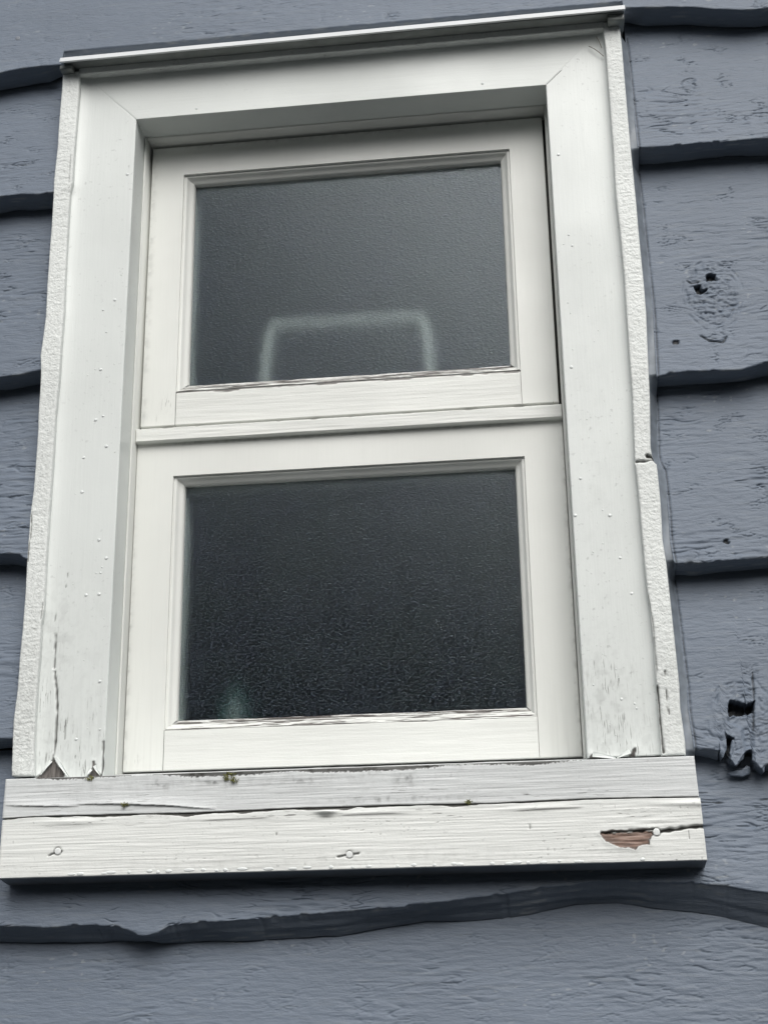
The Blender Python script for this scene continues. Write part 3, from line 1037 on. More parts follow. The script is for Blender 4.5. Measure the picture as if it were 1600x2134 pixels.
def f_vstreak(seed, a=0.12, z0=-0.34, zh=0.12):
    def f(X, Z):
        n = perlin(X * 260, Z * 9, seed) + 0.6 * perlin(X * 600, Z * 20, seed + 1)
        g = a * sstep(0.05, 0.6, n) * np.exp(-np.clip(Z - z0, 0, 9) / zh)
        return 0 * X, 0 * X, g
    return f


# ---- side casings (smooth boards) with mitred heads
ZC = 0.470


def f_mitre(pl, seed, dark):
    return f_crack(pts(0.0, *pl), 0.0007, 0.0007, seed, dark, 0.0)


bump_c = lambda s_: (lambda X, Z: 0.00025 * fbm(X * 22, Z * 5, s_, 3))
A1 = pts(0.0, (76, 1626), (90, 1612), (100, 1597), (109, 1584), (112, 1575), (118, 1590), (127, 1600), (133, 1612), (135, 1628))
B1 = pts(0.0, (181, 1628), (189, 1613), (194, 1600), (196, 1588), (200, 1601), (206, 1611), (214, 1616), (214, 1628))
left_feats = [f_mottle(*at(120, 1330, 0), 0.02, 0.06, 201, 0.16), f_mottle(*at(100, 1560, 0), 0.04, 0.05, 202, 0.14), f_vstreak(203, 0.12),
              f_checks(*at(190, 1600, 0), 0.03, 0.02, 'z', 204, 0.10), f_mottle(*at(190, 1480, 0), 0.03, 0.12, 205, 0.08, 0.7),
              f_peel(A1, seed=3, lift=0.0016), f_peel(B1, seed=4, lift=0.0014),
              f_crack(pts(0, (216, 1545), (215, 1590), (213, 1620)), 0.0015, 0.0015, 5),
              f_crack(pts(0, (117, 1275), (115, 1312)), 0.0005, 0.0008, 6, 0.6),
              f_crack(pts(0, (117, 1322), (116, 1350), (115, 1368), (114, 1392)), 0.0013, 0.002, 7),
              f_crack(pts(0, (115, 1400), (119, 1440), (120, 1470), (119, 1510), (117, 1540), (113, 1575)), 0.0014, 0.0018, 8, 0.9),
              f_crack(pts(0, (142, 1194), (138, 1224)), 0.0005, 0.0006, 9, 0.6),
              f_crack(pts(0, (137, 1500), (136, 1540)), 0.0006, 0.0006, 10, 0.6),
              f_crack(pts(0, (157, 1575), (155, 1590)), 0.0006, 0.0006, 11, 0.6),
              f_checks(*at(150, 1560, 0), 0.03, 0.05, 'z', 12), f_checks(*at(100, 1480, 0), 0.012, 0.06, 'z', 13, 0.10),
              f_mitre([(284, 249), (262, 228), (240, 211)], 1, 0.08)]
inl = lambda z: SIL(z) - 0.002
XIN = 0.230
X, Z = vgrid(inl, lambda z: np.full(np.shape(z), -XIN), -0.3440, ZC, 0.0012)
YF = 0.0 - 0.004 * np.exp(-np.abs(X - inl(Z)) / 0.006)       # paint and caulk build up against the strip
patch('side_casing', X, Z, YF, M_case, win, 0.036, 0.0012, left_feats, 1, bump_c(21))['label'] = 'left casing with grey bare wood showing where paint peels at its foot'
C1 = pts(0.0, (1227, 1590), (1230, 1571), (1240, 1577), (1262, 1581), (1283, 1582), (1283, 1592))
C2 = pts(0.0, (1290, 1590), (1306, 1580), (1315, 1569), (1323, 1559), (1325, 1590))
right_feats = [f_mottle(*at(1260, 1480, 0), 0.03, 0.07, 211, 0.20), f_mottle(*at(1300, 1560, 0), 0.05, 0.03, 212, 0.14), f_vstreak(213, 0.13),
               f_mottle(*at(1240, 1000, 0), 0.03, 0.2, 214, 0.05, 0.6), f_checks(*at(1260, 1570, 0), 0.04, 0.012, 'z', 215, 0.12),
               f_peel(C1, seed=13, lift=0.0016), f_peel(C2, seed=14, lift=0.0014),
               f_checks(*at(1280, 1550, 0), 0.03, 0.03, 'z', 15, 0.10), f_checks(*at(1270, 1450, 0), 0.02, 0.04, 'z', 16, 0.05, 0.5),
               f_mitre([(1138, 176), (1150, 165), (1168, 147)], 2, 0.75)]
inr = lambda z: SIR(z) + 0.002
X, Z = vgrid(lambda z: np.full(np.shape(z), XIN), inr, -0.3302, ZC, 0.0012)
YF = 0.0 - 0.004 * np.exp(-np.abs(X - inr(Z)) / 0.006)
patch('side_casing', X, Z, YF, M_case, win, 0.036, 0.0012, right_feats, 2, bump_c(22))
# head casing between the mitres: a trapezoid, so it is cut along the two joints
ZI = 0.4065
v = cols(ZI, ZC, 0.0015)
z = ZI + (ZC - ZI) * v
hw = XIN + (z - ZI) * 1.0
u = np.linspace(-1, 1, 320)
X = hw[:, None] * u[None]
Z = np.broadcast_to(z[:, None], X.shape).copy()
patch('head_casing', X, Z, -0.00015 + 0 * X, M_casex, win, 0.036, 0.0003, [], 3, lambda X, Z: 0.0002 * fbm(X * 5, Z * 40, 31, 3))

# ---- rough sawn strips that frame the casing
def rough_w(seed):
    def f(X, Z):
        saw = perlin(X * 60, Z * 420, seed) * sstep(-0.4, 0.4, perlin(X * 30, Z * 12, seed + 5))
        return 0.00030 * saw + 0.00034 * fbm(X * 210, Z * 260, seed + 1, 3) + 0.00025 * fbm(X * 40, Z * 30, seed + 2, 2)\
            - 0.0007 * np.clip(1 - np.abs(perlin(X * 95, Z * 150, seed + 7)) / 0.08, 0, 1) * sstep(0.2, 0.5, perlin(X * 60, Z * 40, seed + 8))
    return f


X, Z = vgrid(SOL, SIL, -0.3308, 0.4715, 0.0011)
patch('edge_strip', X, Z, YS, M_rough, win, 0.047, 0.002, [f_mottle(*at(50, 1500, YS), 0.03, 0.16, 271, 0.20, 1.5), f_vstreak(272, 0.15, -0.33, 0.12), f_mottle(*at(100, 900, YS), 0.02, 0.25, 273, 0.10, 1.5), f_crack(pts(YS, (66, 1070), (65, 1110), (60, 1140), (58, 1170)), 0.0009, 0.0016, 41, 0.8),
      f_crack(pts(YS, (90, 1255), (88, 1270), (85, 1290)), 0.0007, 0.001, 42, 0.6), f_crack(pts(YS, (148, 310), (147, 340), (144, 400)), 0.0005, 0.0006, 43, 0.5),
      f_checks(*at(45, 1590, YS), 0.02, 0.02, 'z', 44, 0.08)], 5, rough_w(51))
X, Z = vgrid(SIR, SOR, -0.3318, 0.4745, 0.0011)
patch('edge_strip', X, Z, YS, M_rough, win, 0.047, 0.002, [f_mottle(*at(1400, 1480, YS), 0.03, 0.12, 274, 0.14, 1.5), f_mottle(*at(1335, 900, YS), 0.02, 0.2, 275, 0.08, 1.5),
    f_crack(pts(YS, (1326, 962), (1345, 960), (1362, 958)), 0.0016, 0.003, 46, 0.85), f_crack(pts(YS, (1348, 950), (1358, 953), (1366, 962)), 0.0022, 0.004, 47, 0.95),
    f_crack(pts(YS, (1385, 1398), (1387, 1412)), 0.0011, 0.002, 48), f_crack(pts(YS, (1388, 1438), (1390, 1462)), 0.0011, 0.002, 49), f_crack(pts(YS, (1391, 1474), (1393, 1488)), 0.0009, 0.0016, 50),
    f_crack(pts(YS, (1369, 1430), (1374, 1480), (1377, 1520), (1382, 1568)), 0.0016, 0.0022, 53, 0.95), f_crack(pts(YS, (1350, 1240), (1360, 1300), (1368, 1400)), 0.0008, 0.0010, 54, 0.5)], 6, rough_w(52))['label'] = 'right strip with a notch and knot crack in its edge'

# ---- head strip under the flashing
x0s, x1s = -0.2975, 0.2975
v = cols(0.4665, 0.4755, 0.001)
xx = np.linspace(x0s, x1s, 400)
X, V2 = np.meshgrid(xx, v)
Z = 0.4665 + 0.009 * V2 + 0.0004 * fbm(X * 30, V2 * 0, 71, 3)
patch('head_strip', X, Z, YS, M_rough, win, 0.036, 0.0015, [], 7, lambda X, Z: 0.0005 * fbm(X * 60, Z * 60, 72, 3))

# ---- drip flashing: a bright folded lip, a dark underside
fl = Build()
xa, xb = -0.3135, 0.3195
za, zb_ = 0.4735, 0.4765
prof = [(-0.0300, -0.0030), (-0.0272, 0.0042), (-0.0235, 0.0046), (0.020, 0.016), (0.020, 0.014), (-0.0235, 0.0010), (-0.0270, -0.0028)]
prof = np.array(prof)
n = 40
xx = np.linspace(xa, xb, n)
P = np.zeros((len(prof) + 1, n, 3))
for i in range(len(prof) + 1):
    q = prof[i % len(prof)]
    P[i, :, 0] = xx
    if i % len(prof) in (0, 6): P[i, :, 0] = xx
    P[i, :, 1] = q[0] + 0.0003 * perlin(xx * 9, xx * 0, 73)
    P[i, :, 2] = za + (zb_ - za) * (xx - xa) / (xb - xa) + q[1]
for i in range(len(prof)):
    fl.grid(np.stack([P[i], P[i + 1]], 0))
flash = fl.done('drip_flashing', M_flash, win)
# dark sheet under the flashing that closes the gap to the casing
fu = Build()
fu.box(xa + 0.002, xb - 0.001, -0.0235, 0.03, 0.4742, 0.4758, 0.0004)
fu.done('flashing_underside', M_flashu, flash)
for q in ((0.3005, 0.3185, -0.022, 0.0, 0.4665, 0.4738), (-0.3165, -0.302, -0.020, 0.0, 0.4675, 0.4735)):
    fe = Build()
    fe.box(*q, 0.0008)
    fe.done('flashing_end_fold', M_flashu, flash)

# ---- jambs: stepped reveal between the casing and the sashes
J1, J2 = 0.036, 0.0507
XJ = 0.2274
for ja, jc in ((-0.262, -XJ), (XJ, 0.262)):
    jb = Build()
    jb.box(ja, jc, J1, 0.115, -0.345, 0.452, 0.0007)
    jb.done('side_jamb', M_sash, win)
jh = Build()
jh.box(-XJ, XJ, J1, 0.115, 0.4040, 0.452, 0.0007)
jh.done('head_jamb', M_sashx, win)
# paint bead along the inner edge of the reveal
for sx in (-1, 1):
    zz = np.linspace(-0.325, 0.404, 300)
    aa = np.linspace(0, math.pi, 6)
    r = 0.0011
    cx = sx * (XIN - 0.0011)
    P = np.stack([np.broadcast_to(cx - r * np.cos(aa)[None] * 1.0, (300, 6)) + 0.0003 * perlin(zz * 60, zz * 0, 75)[:, None],
                  np.broadcast_to(J1 - r * np.sin(aa)[None] * 0.8, (300, 6)), np.broadcast_to(zz[:, None], (300, 6))], -1)
    B = Build(); B.grid(P, flip=True)
    B.done('paint_bead', M_sash, win)
# near-black strips standing in for the shade in the gap round the sash
sg = Build()
for bx in ((-XJ, -0.2235, 0.046, 0.402), (0.2235, XJ, 0.046, 0.402)):
    sg.box(bx[0], bx[1], 0.062, 0.066, bx[2], bx[3], 0.0003)
sg.box(-XJ, XJ, 0.062, 0.066, 0.3975, 0.4042, 0.0003)
sg.box(-XJ, XJ, 0.0585, 0.0665, 0.0435, 0.0525, 0.0003)
sg.done('gap_shade_strip', M_gap, win)


# ---- sashes
def frame_boards(name, xo, zb0, zt0, xm, zm0, zm1, y, yb, joint_z, seed, feats):
    """stiles and top rail in one mesh; the bottom rail is a piece of its own"""
    B = Build()
    def plate(xa, xb, za, zb, ft=(), gx=0.0016):
        xq = xa + (xb - xa) * cols(xa, xb, gx, 0.001); zq = za + (zb - za) * cols(za, zb, gx, 0.001)
        Xg, Zg = np.meshgrid(xq, zq)
        return Xg, Zg
    def put(Xg, Zg, edges, ft):
        d = np.full(Xg.shape, 1.0)
        if 'l' in edges: d = np.minimum(d, Xg - Xg[:, :1])
        if 'r' in edges: d = np.minimum(d, Xg[:, -1:] - Xg)
        if 'b' in edges: d = np.minimum(d, Zg - Zg[:1])
        if 't' in edges: d = np.minimum(d, Zg[-1:] - Zg)
        bev = 0.001
        h = -bev * (1 - np.sqrt(np.clip(1 - (1 - np.clip(d / bev, 0, 1)) ** 2, 0, 1)))
        h += 0.00015 * fbm(Xg * 15, Zg * 6, seed, 3)
        ba = np.zeros(Xg.shape); gr = np.zeros(Xg.shape); we = np.zeros(Xg.shape)
        for f in ft:
            a_, b_, c_, *w_ = f(Xg, Zg)
            if w_: we = np.maximum(we, w_[0])
            h += a_; ba = np.maximum(ba, b_); gr = np.maximum(gr, c_)
        P = np.stack([Xg, y - h, Zg], -1)
        B.grid(P, bare=ba.ravel(), grime=gr.ravel(), wear=we.ravel())
        for e, sl_, flp in (('b', (0, slice(None)), True), ('t', (-1, slice(None)), False)):
            if e in edges:
                q = P[sl_]; bk = q.copy(); bk[:, 1] = yb; B.grid(np.stack([q, bk], 0), flip=flp)
        for e, sl_, flp in (('l', (slice(None), 0), False), ('r', (slice(None), -1), True)):
            if e in edges:
                q = P[sl_]; bk = q.copy(); bk[:, 1] = yb; B.grid(np.stack([q, bk], 1), flip=flp)
    # left stile, right stile, top rail (joints flush)
    Xg, Zg = plate(-xo, -xm, zb0, zt0); put(Xg, Zg, 'lbt', feats.get('l', ()))
    Xg, Zg = plate(xm, xo, zb0, zt0); put(Xg, Zg, 'rbt', feats.get('r', ()))
    Xg, Zg = plate(-xm, xm, zm1, zt0); put(Xg, Zg, 't', feats.get('t', ()))
    return B.done(name, M_sash, win)


def bead(name, xo, zb, zt, xi, zbi, zti, y, side, mat, parent, feats=(), yg=0.0665):
    """glazing moulding of one side, mitred: profile from the sash face to the glass"""
    # profile parameter s from outer edge (0) to glass (1): depth behind the face
    s_ = np.array([0, 0.0, 0.05, 0.10, 0.22, 0.32, 0.40, 0.50, 0.62, 0.75, 0.88, 0.97, 1.0, 1.0])
    dy = np.array([0.0, 0.0028, 0.0034, 0.0030, 0.0030, 0.0036, 0.0052, 0.0066, 0.0078, 0.0086, 0.0096, 0.0110, 0.0135, yg - y])
    if side == 'b':
        s_ = np.array([0, 0.0, 0.06, 0.2, 0.35, 0.5, 0.65, 0.8, 0.95, 1.0])
        dy = np.array([0.0, 0.0006, 0.0010, 0.0022, 0.0040, 0.0060, 0.0082, 0.0104, 0.0130, yg - y])
    n = 320 if side in 'tb' else 260
    u = np.linspace(0, 1, n)
    L = []
    for sv, d_ in zip(s_, dy):
        xL = -xo + (xo - xi) * sv; xR = -xL
        zB = zb + (zbi - zb) * sv; zT = zt + (zti - zt) * sv
        if side == 'b': p = np.stack([xL + (xR - xL) * u, np.full(n, y + d_), np.full(n, zB)], 1)
        if side == 't': p = np.stack([xR + (xL - xR) * u, np.full(n, y + d_), np.full(n, zT)], 1)
        if side == 'l': p = np.stack([np.full(n, xL), np.full(n, y + d_), zT + (zB - zT) * u], 1)
        if side == 'r': p = np.stack([np.full(n, xR), np.full(n, y + d_), zB + (zT - zB) * u], 1)
        L.append(p)
    P = np.array(L)
    ba = np.zeros(P.shape[:2]); gr = np.zeros(P.shape[:2])
    if side == 'b':
        # finer rows for the weathered lower bead
        k0 = np.arange(len(s_)); kq = np.linspace(0, len(s_) - 1, 40)
        P = np.stack([[np.interp(kq, k0, P[:, j, a]) for j in range(n)] for a in range(3)], -1).transpose(1, 0, 2)
        s2 = np.interp(kq, k0, s_)[:, None]
        Xp = P[..., 0]
        st = fbm(Xp * 22, s2 * 9 + 0 * Xp, feats[0], 3)
        raw = sstep(0.02, 0.16, st + feats[1] * perlin(Xp * 7, s2 * 2, feats[0] + 3) + feats[2] * (0.5 - np.abs(s2 - 0.45)))
        edge_rag = (s2 < 0.30 + 0.22 * perlin(Xp * 45, 0 * Xp, feats[0] + 5)) & (s2 > 0.03)
        ba = raw * (s2 > 0.02)
        ln_ = np.clip(1 - np.abs(perlin(Xp * 14, s2 * 10 + 0 * Xp, feats[0] + 7)) / 0.10, 0, 1)
        gr = 0.75 * ln_ * sstep(-0.1, 0.3, perlin(Xp * 20, s2 * 3, feats[0] + 9)) * (s2 > 0.02) * (s2 < 0.98)
        P[..., 1] += 0.0007 * ba - 0.0004 * fbm(Xp * 40, s2 * 12 + 0 * Xp, feats[0] + 11, 3)
    else:
        P[..., 1] += 0.00015 * fbm(P[..., 0] * 30 + P[..., 2] * 30, P[..., 1] * 90, 5, 2)
    B = Build()
    B.grid(P, bare=ba.ravel(), grime=gr.ravel())
    return B.done(name, mat, parent)


US = dict(xo=0.2245, zb0=0.0503, zt0=0.4003, xm=0.1865, zm0=0.0900, zm1=0.3625)
LS = dict(xo=0.2268, zb0=-0.3206, zt0=0.0420, xm=0.1860, zm0=-0.2802, zm1=-0.0080)
GX = 0.1755
for tagname, D, gz0, gz1, zjoint, fz_, seed, lab in (
        ('upper', US, 0.1022, 0.3535, 0.0503, {'t': (f_mottle(0.0, 0.3995, 0.3, 0.004, 241, 0.25),), 'l': (f_mottle(-0.222, 0.2, 0.004, 0.3, 242, 0.2), f_checks(*at(352, 862, J2), 0.012, 0.018, 'z', 81, 0.09, 0.7), f_checks(*at(310, 880, J2), 0.006, 0.01, 'z', 84, 0.12)), 'r': (f_checks(*at(1150, 832, J2), 0.006, 0.006, 'z', 82, 0.2, 0.8),)}, 91, 'upper sash, set back in a dark gap all round'),
        ('lower', LS, -0.2682, -0.0163, -0.3330, {'t': (f_mottle(0.0, 0.030, 0.3, 0.003, 243, 0.3),), 'r': (f_mottle(0.226, -0.2, 0.003, 0.3, 244, 0.25), f_vstreak(245, 0.08, -0.32, 0.05)), 'l': (f_mottle(-0.226, -0.25, 0.003, 0.2, 246, 0.25), f_vstreak(247, 0.10, -0.32, 0.06), f_checks(*at(300, 1595, J2), 0.02, 0.008, 'z', 83, 0.06, 0.6),)}, 92, 'lower sash, sealed flush into the frame with paint')):
    y = J2
    s = frame_boards('sash', D['xo'], D['zb0'], D['zt0'], D['xm'], D['zm0'], D['zm1'], y, 0.10, zjoint, seed, fz_)
    s['label'] = lab
    # bottom rail
    xq = -D['xm'] + 0.0003 + (2 * D['xm'] - 0.0006) * cols(0, 2 * D['xm'], 0.0014, 0.0009)
    zq = D['zb0'] + (D['zm0'] - D['zb0']) * cols(D['zb0'], D['zm0'], 0.0012, 0.0009)
    Xg, Zg = np.meshgrid(xq, zq)
    rag = pts(y, (384, 822), (450, 816), (500, 818), (520, 812), (700, 800), (850, 792), (1000, 780), (1075, 772))
    fts = []
    if tagname == 'upper':
        def chip(X, Z):
            e_ = D['zm0'] - 0.0018 - 0.0030 * np.clip(fbm(X * 26, X * 0, 93, 3) + 0.15, 0, 1)
            m = sstep(-0.0002, 0.0003, Z - e_)
            g = 0.5 * np.exp(-((Z - e_) / 0.0006) ** 2) * sstep(0.0, 0.3, perlin(X * 40, X * 0, 94))
            return -0.0009 * m, m * 0.9, g
        fts = [chip]
    else:
        def chip(X, Z):
            e_ = D['zm0'] - 0.0004 - 0.0022 * np.clip(fbm(X * 20, X * 0, 95, 3), 0, 1) * sstep(-0.1, 0.1, X)
            m = sstep(-0.0002, 0.0003, Z - e_)
            return -0.0006 * m, m * 0.8, 0.3 * m * sstep(0.1, 0.4, perlin(X * 60, Z * 200, 96))
        fts = [chip]
    patch('bottom_rail', Xg, Zg, y - 0.0003, M_sashx, s, 0.10, 0.0008, fts, 97, lambda X, Z: 0.00010 * perlin(X * 16, Z * 240, 98) + 0.00018 * fbm(X * 8, Z * 60, 99, 3))
    for sd_ in 'tlrb':
        bead('glazing_bead', D['xm'], D['zm0'], D['zm1'], GX, gz0, gz1, y, sd_, M_sashx if sd_ in 'tb' else M_sash, s,
             (101, 0.35, 0.55) if tagname == 'upper' else (111, 0.5, -0.10))
    # inner rebate of the sash, behind the glass
    rb = Build()
    for bx in ((-0.190, -0.1765, gz0 - 0.014, gz1 + 0.014), (0.1765, 0.190, gz0 - 0.014, gz1 + 0.014), (-0.1765, 0.1765, gz1 + 0.001, gz1 + 0.014), (-0.1765, 0.1765, gz0 - 0.014, gz0 - 0.001)):
        rb.box(bx[0], bx[1], 0.0715, 0.100, bx[2], bx[3], 0.0006)
    rb.done('inner_rebate', M_sash, s)
    g = Build()
    g.box(-0.182, 0.182, 0.0668, 0.0708, gz0 - 0.006, gz1 + 0.006, 0.0003)
    flatten(g.done('glass_pane', M_glass, s))

# ---- transom bar between the sashes
xq = -0.2268 + 0.4536 * cols(0, 0.4536, 0.0016, 0.001)
zq = 0.0302 + 0.0148 * cols(0, 0.0148, 0.0008, 0.001)
Xg, Zg = np.meshgrid(xq, zq)
edgechip = lambda X, Z: (-0.0004 * (Z > 0.0438) * sstep(0.0, 0.3, fbm(X * 40, X * 0, 121, 3)), 0 * X, 0.55 * (Z > 0.0440) * sstep(0.05, 0.35, fbm(X * 40, X * 0, 121, 3)))
patch('transom_bar', Xg, Zg, 0.0427, M_sashx, win, 0.0590, 0.0010, [edgechip], 120, lambda X, Z: 0.00025 * perlin(X * 16, Z * 300, 122) + 0.0002 * fbm(X * 8, Z * 60, 123, 3))
tl = Build(); tl.box(-XJ, XJ, 0.0665, 0.150, 0.022, 0.0470, 0.001)
tl.done('inner_ledge', M_sashx, win)

# ---- sloping sill and the apron under it
YA = -0.034
sl_top = pts(YA, (12, 1632), (1447, 1585))
sxl, sxr = float(pts(YA, (10, 1640))[0, 0]), float(pts(YA, (1448, 1600))[0, 0])
szt = -0.3370
szj = float(np.mean(pts(YA, (5, 1702), (1456, 1660))[:, 1]))
szb = float(np.mean(pts(YA, (0, 1830), (1470.5, 1793.5))[:, 1]))
axl, axr = float(pts(YA, (0, 1780))[0, 0]), float(pts(YA, (1468, 1775))[0, 0])
# sloping top of the sill
st_ = Build()
xx = np.linspace(sxl + 0.001, sxr - 0.001, 420); kk = np.linspace(0, 1, 40)
X, K = np.meshgrid(xx, kk)
Ys = YA + 0.0025 + (0.075 - YA) * K
Zs = szt - 0.0004 + (-0.3178 - szt) * K + 0.0005 * fbm(X * 25, Ys * 60, 131, 3)
g_ = 0.9 * np.clip(1 - K / 0.14, 0, 1) * sstep(-0.05, 0.35, fbm(X * 12, K * 2, 132, 3) + 0.25 * np.exp(-((X + 0.02) / 0.18) ** 2))
g_ = np.maximum(g_, 0.8 * sstep(0.25, 0.5, fbm(X * 30, Ys * 90, 133, 3)))
sto = np.stack([X, Ys, Zs], -1)
st_.grid(sto, grime=g_.ravel())
lowr = sto[0].copy(); lowr[:, 2] = szj + 0.004
bck = sto[-1].copy(); bck[:, 2] = szj + 0.004
for a_, b_, f_ in ((sto[-1], bck, True), (sto[:, 0], np.stack([sto[:, 0, 0], sto[:, 0, 1], np.full(40, szj + .004)], 1), False), (sto[:, -1], np.stack([sto[:, -1, 0], sto[:, -1, 1], np.full(40, szj + .004)], 1), True)):
    st_.grid(np.stack([a_, b_], 0), flip=f_)
sill_top = st_.done('sill_slope', M_sill, win)

crackj = pts(YA, (0, 1707), (60, 1702), (120, 1700), (280, 1696), (395, 1694), (525, 1688), (610, 1684), (725, 1681), (800, 1678), (1025, 1674), (1150, 1667.5), (1235, 1664), (1330, 1662), (1462, 1660))
cj = curve(crackj)
lift1 = pts(YA, (10, 1679), (165, 1681))
lift2 = pts(YA, (160, 1676), (260, 1676), (350, 1679), (450, 1687))


def f_jlift(X, Z):
    d = Z - cj(X)
    h = 0.0018 * np.clip(fbm(X * 9, X * 0, 261, 3) + 0.1, 0, 1) * np.exp(-d / 0.0035)
    return h, 0 * X, 0 * X


def f_topgrime(X, Z):
    d = szt - Z
    n = fbm(X * 14, Z * 30, 141, 4)
    env = np.exp(-((X + 0.02) / 0.22) ** 4) * 0.85
    reach = 0.0046 * np.clip(n + env + 0.05, 0, 1)
    g = sstep(0.0, 0.0012, reach - d + 0.0013 * perlin(X * 500, Z * 500, 142)) * (n + env > 0.12)
    runs = 0.28 * np.clip(perlin(X * 50, X * 0, 143), 0, 1) * np.exp(-d / 0.010) * sstep(0.0, 0.4, perlin(X * 300, Z * 200, 144)) * env * 3
    return -0.0006 * g, g * 0.4, np.clip(g * 0.85 + runs, 0, 1)


def wood_x(seed, a=1.0):
    return lambda X, Z: a * (0.00012 * perlin(X * 11, Z * 330, seed) + 0.00014 * perlin(X * 22, Z * 700, seed + 1) + 0.00025 * fbm(X * 6, Z * 50, seed + 2, 3))


xq = np.linspace(sxl, sxr, 560)
v = cols(0, szt - szj, 0.0006, 0.0012)
X, V2 = np.meshgrid(xq, v)
Zlow = cj(xq) + 0.0003 + 0.0004 * np.clip(fbm(xq * 60, xq * 0, 151, 3), -1, 1)
Z = Zlow[None] + (szt - Zlow)[None] * V2
X = X + (1 - V2) * np.interp(X, [sxl, sxr], [-0.0006, 0.0012])
patch('sill', X, Z, YA + 0.0008, M_sill, win, 0.02, 0.0010, [f_topgrime, f_jlift, f_mottle(*at(335, 1634, YA), 0.014, 0.005, 251, 0.55), f_mottle(*at(440, 1630, YA), 0.010, 0.003, 252, 0.5), f_mottle(*at(845, 1622, YA), 0.010, 0.007, 253, 0.5), f_mottle(*at(620, 1626, YA), 0.03, 0.003, 254, 0.5),
      f_mottle(*at(830, 1665, YA), 0.06, 0.003, 255, 0.4),  f_lift(lift1, 1, 0.0016, 0.004), f_lift(lift2, 2, 0.0024, 0.005), f_mottle(-0.1, -0.345, 0.2, 0.008, 222, 0.16),
      f_checks(-0.25, -0.36, 0.09, 0.009, 'x', 223, 0.07, 0.45), f_checks(0.05, -0.362, 0.1, 0.006, 'x', 224, 0.07, 0.5),
      f_checks(0.20, -0.366, 0.06, 0.004, 'x', 3, 0.08, 0.4)], 150, wood_x(152))['label'] = 'upper weathered sill board, greyer than the board under it'

crk_low = f_crack(pts(YA, (1252, 1735), (1300, 1733), (1360, 1729)), 0.0018, 0.003, 161, 0.95, 0.0006)
crk_low2 = f_crack(pts(YA, (1374, 1733), (1395, 1731), (1420, 1727), (1440, 1724), (1466, 1722)), 0.0024, 0.004, 162, 0.97, 0.0006)
crk_v = f_crack(pts(YA, (1434, 1731), (1436, 1748)), 0.0006, 0.001, 163, 0.8)
bare_d = pts(YA, (1250, 1736), (1262, 1752), (1275, 1762), (1290, 1765), (1310, 1765), (1322, 1770), (1328, 1763), (1340, 1760), (1352, 1760), (1352, 1750), (1362, 1740), (1358, 1731), (1320, 1733), (1280, 1735))


def f_nailcrack(px, py, w=24):
    c = pts(YA, (px - w, py + 4), (px - 8, py + 1), (px + 8, py - 2), (px + w * 0.8, py - 4))
    return f_crack(c, 0.0012, 0.0018, int(px), 0.8, 0.0004)


def f_ring(px, py, r):
    cx, cz = at(px, py, YA)
    def f(X, Z):
        d = np.hypot(X - cx, Z - cz)
        m = np.exp(-((d - r) / 0.0006) ** 2)
        return -0.0006 * m, 0 * X, 0.75 * m
    return f


flapx = pts(YA, (655, 1690), (680, 1697), (708, 1688))


def f_joint(X, Z):
    zl = cj(X)
    d = zl - Z
    n = fbm(X * 16, X * 0, 171, 4)
    w_ = 0.0010 + 0.0040 * np.clip(n + 0.12, 0, 1) * sstep(0.33, 0.10, X) + 0.0016 * np.exp(-((X + 0.10) / 0.05) ** 2) * (0.6 + perlin(X * 60, X * 0, 178)) + 0.0016 * np.exp(-((X - 0.005) / 0.03) ** 2) * (0.6 + perlin(X * 70, X * 0, 179))
    g = 0.95 * sstep(0.0, 0.0005, w_ - d) 
    # paint lifting under the joint in long curls
    l1 = 0.0020 * np.clip(perlin(X * 14, X * 0, 172) + 0.1, 0, 1) * np.exp(-((d - 0.006) / 0.0024) ** 2)
    g2 = 0.8 * np.exp(-((d - 0.0078) / 0.0006) ** 2) * sstep(0.1, 0.4, perlin(X * 17, Z * 40, 174))
    fl_ = np.exp(-((X - flapx[1, 0]) / 0.008) ** 2)
    h = -0.0028 * g + l1 + 0.004 * fl_ * np.exp(-((d - 0.004) / 0.002) ** 2)
    g3 = 0.7 * fl_ * np.exp(-((d - 0.0085) / 0.0012) ** 2)  # shade under the flap, put into the colour
    return h, 0.25 * g, np.clip(g + g2 + g3, 0, 1)


def f_specks(seed, amt=0.6):
    def f(X, Z):
        n = perlin(X * 330, Z * 420, seed)
        m = sstep(0.60, 0.70, n) * sstep(-0.05, 0.35, fbm(X * 9, Z * 30, seed + 1, 2))
        return -0.0004 * m, 0 * X, amt * m
    return f


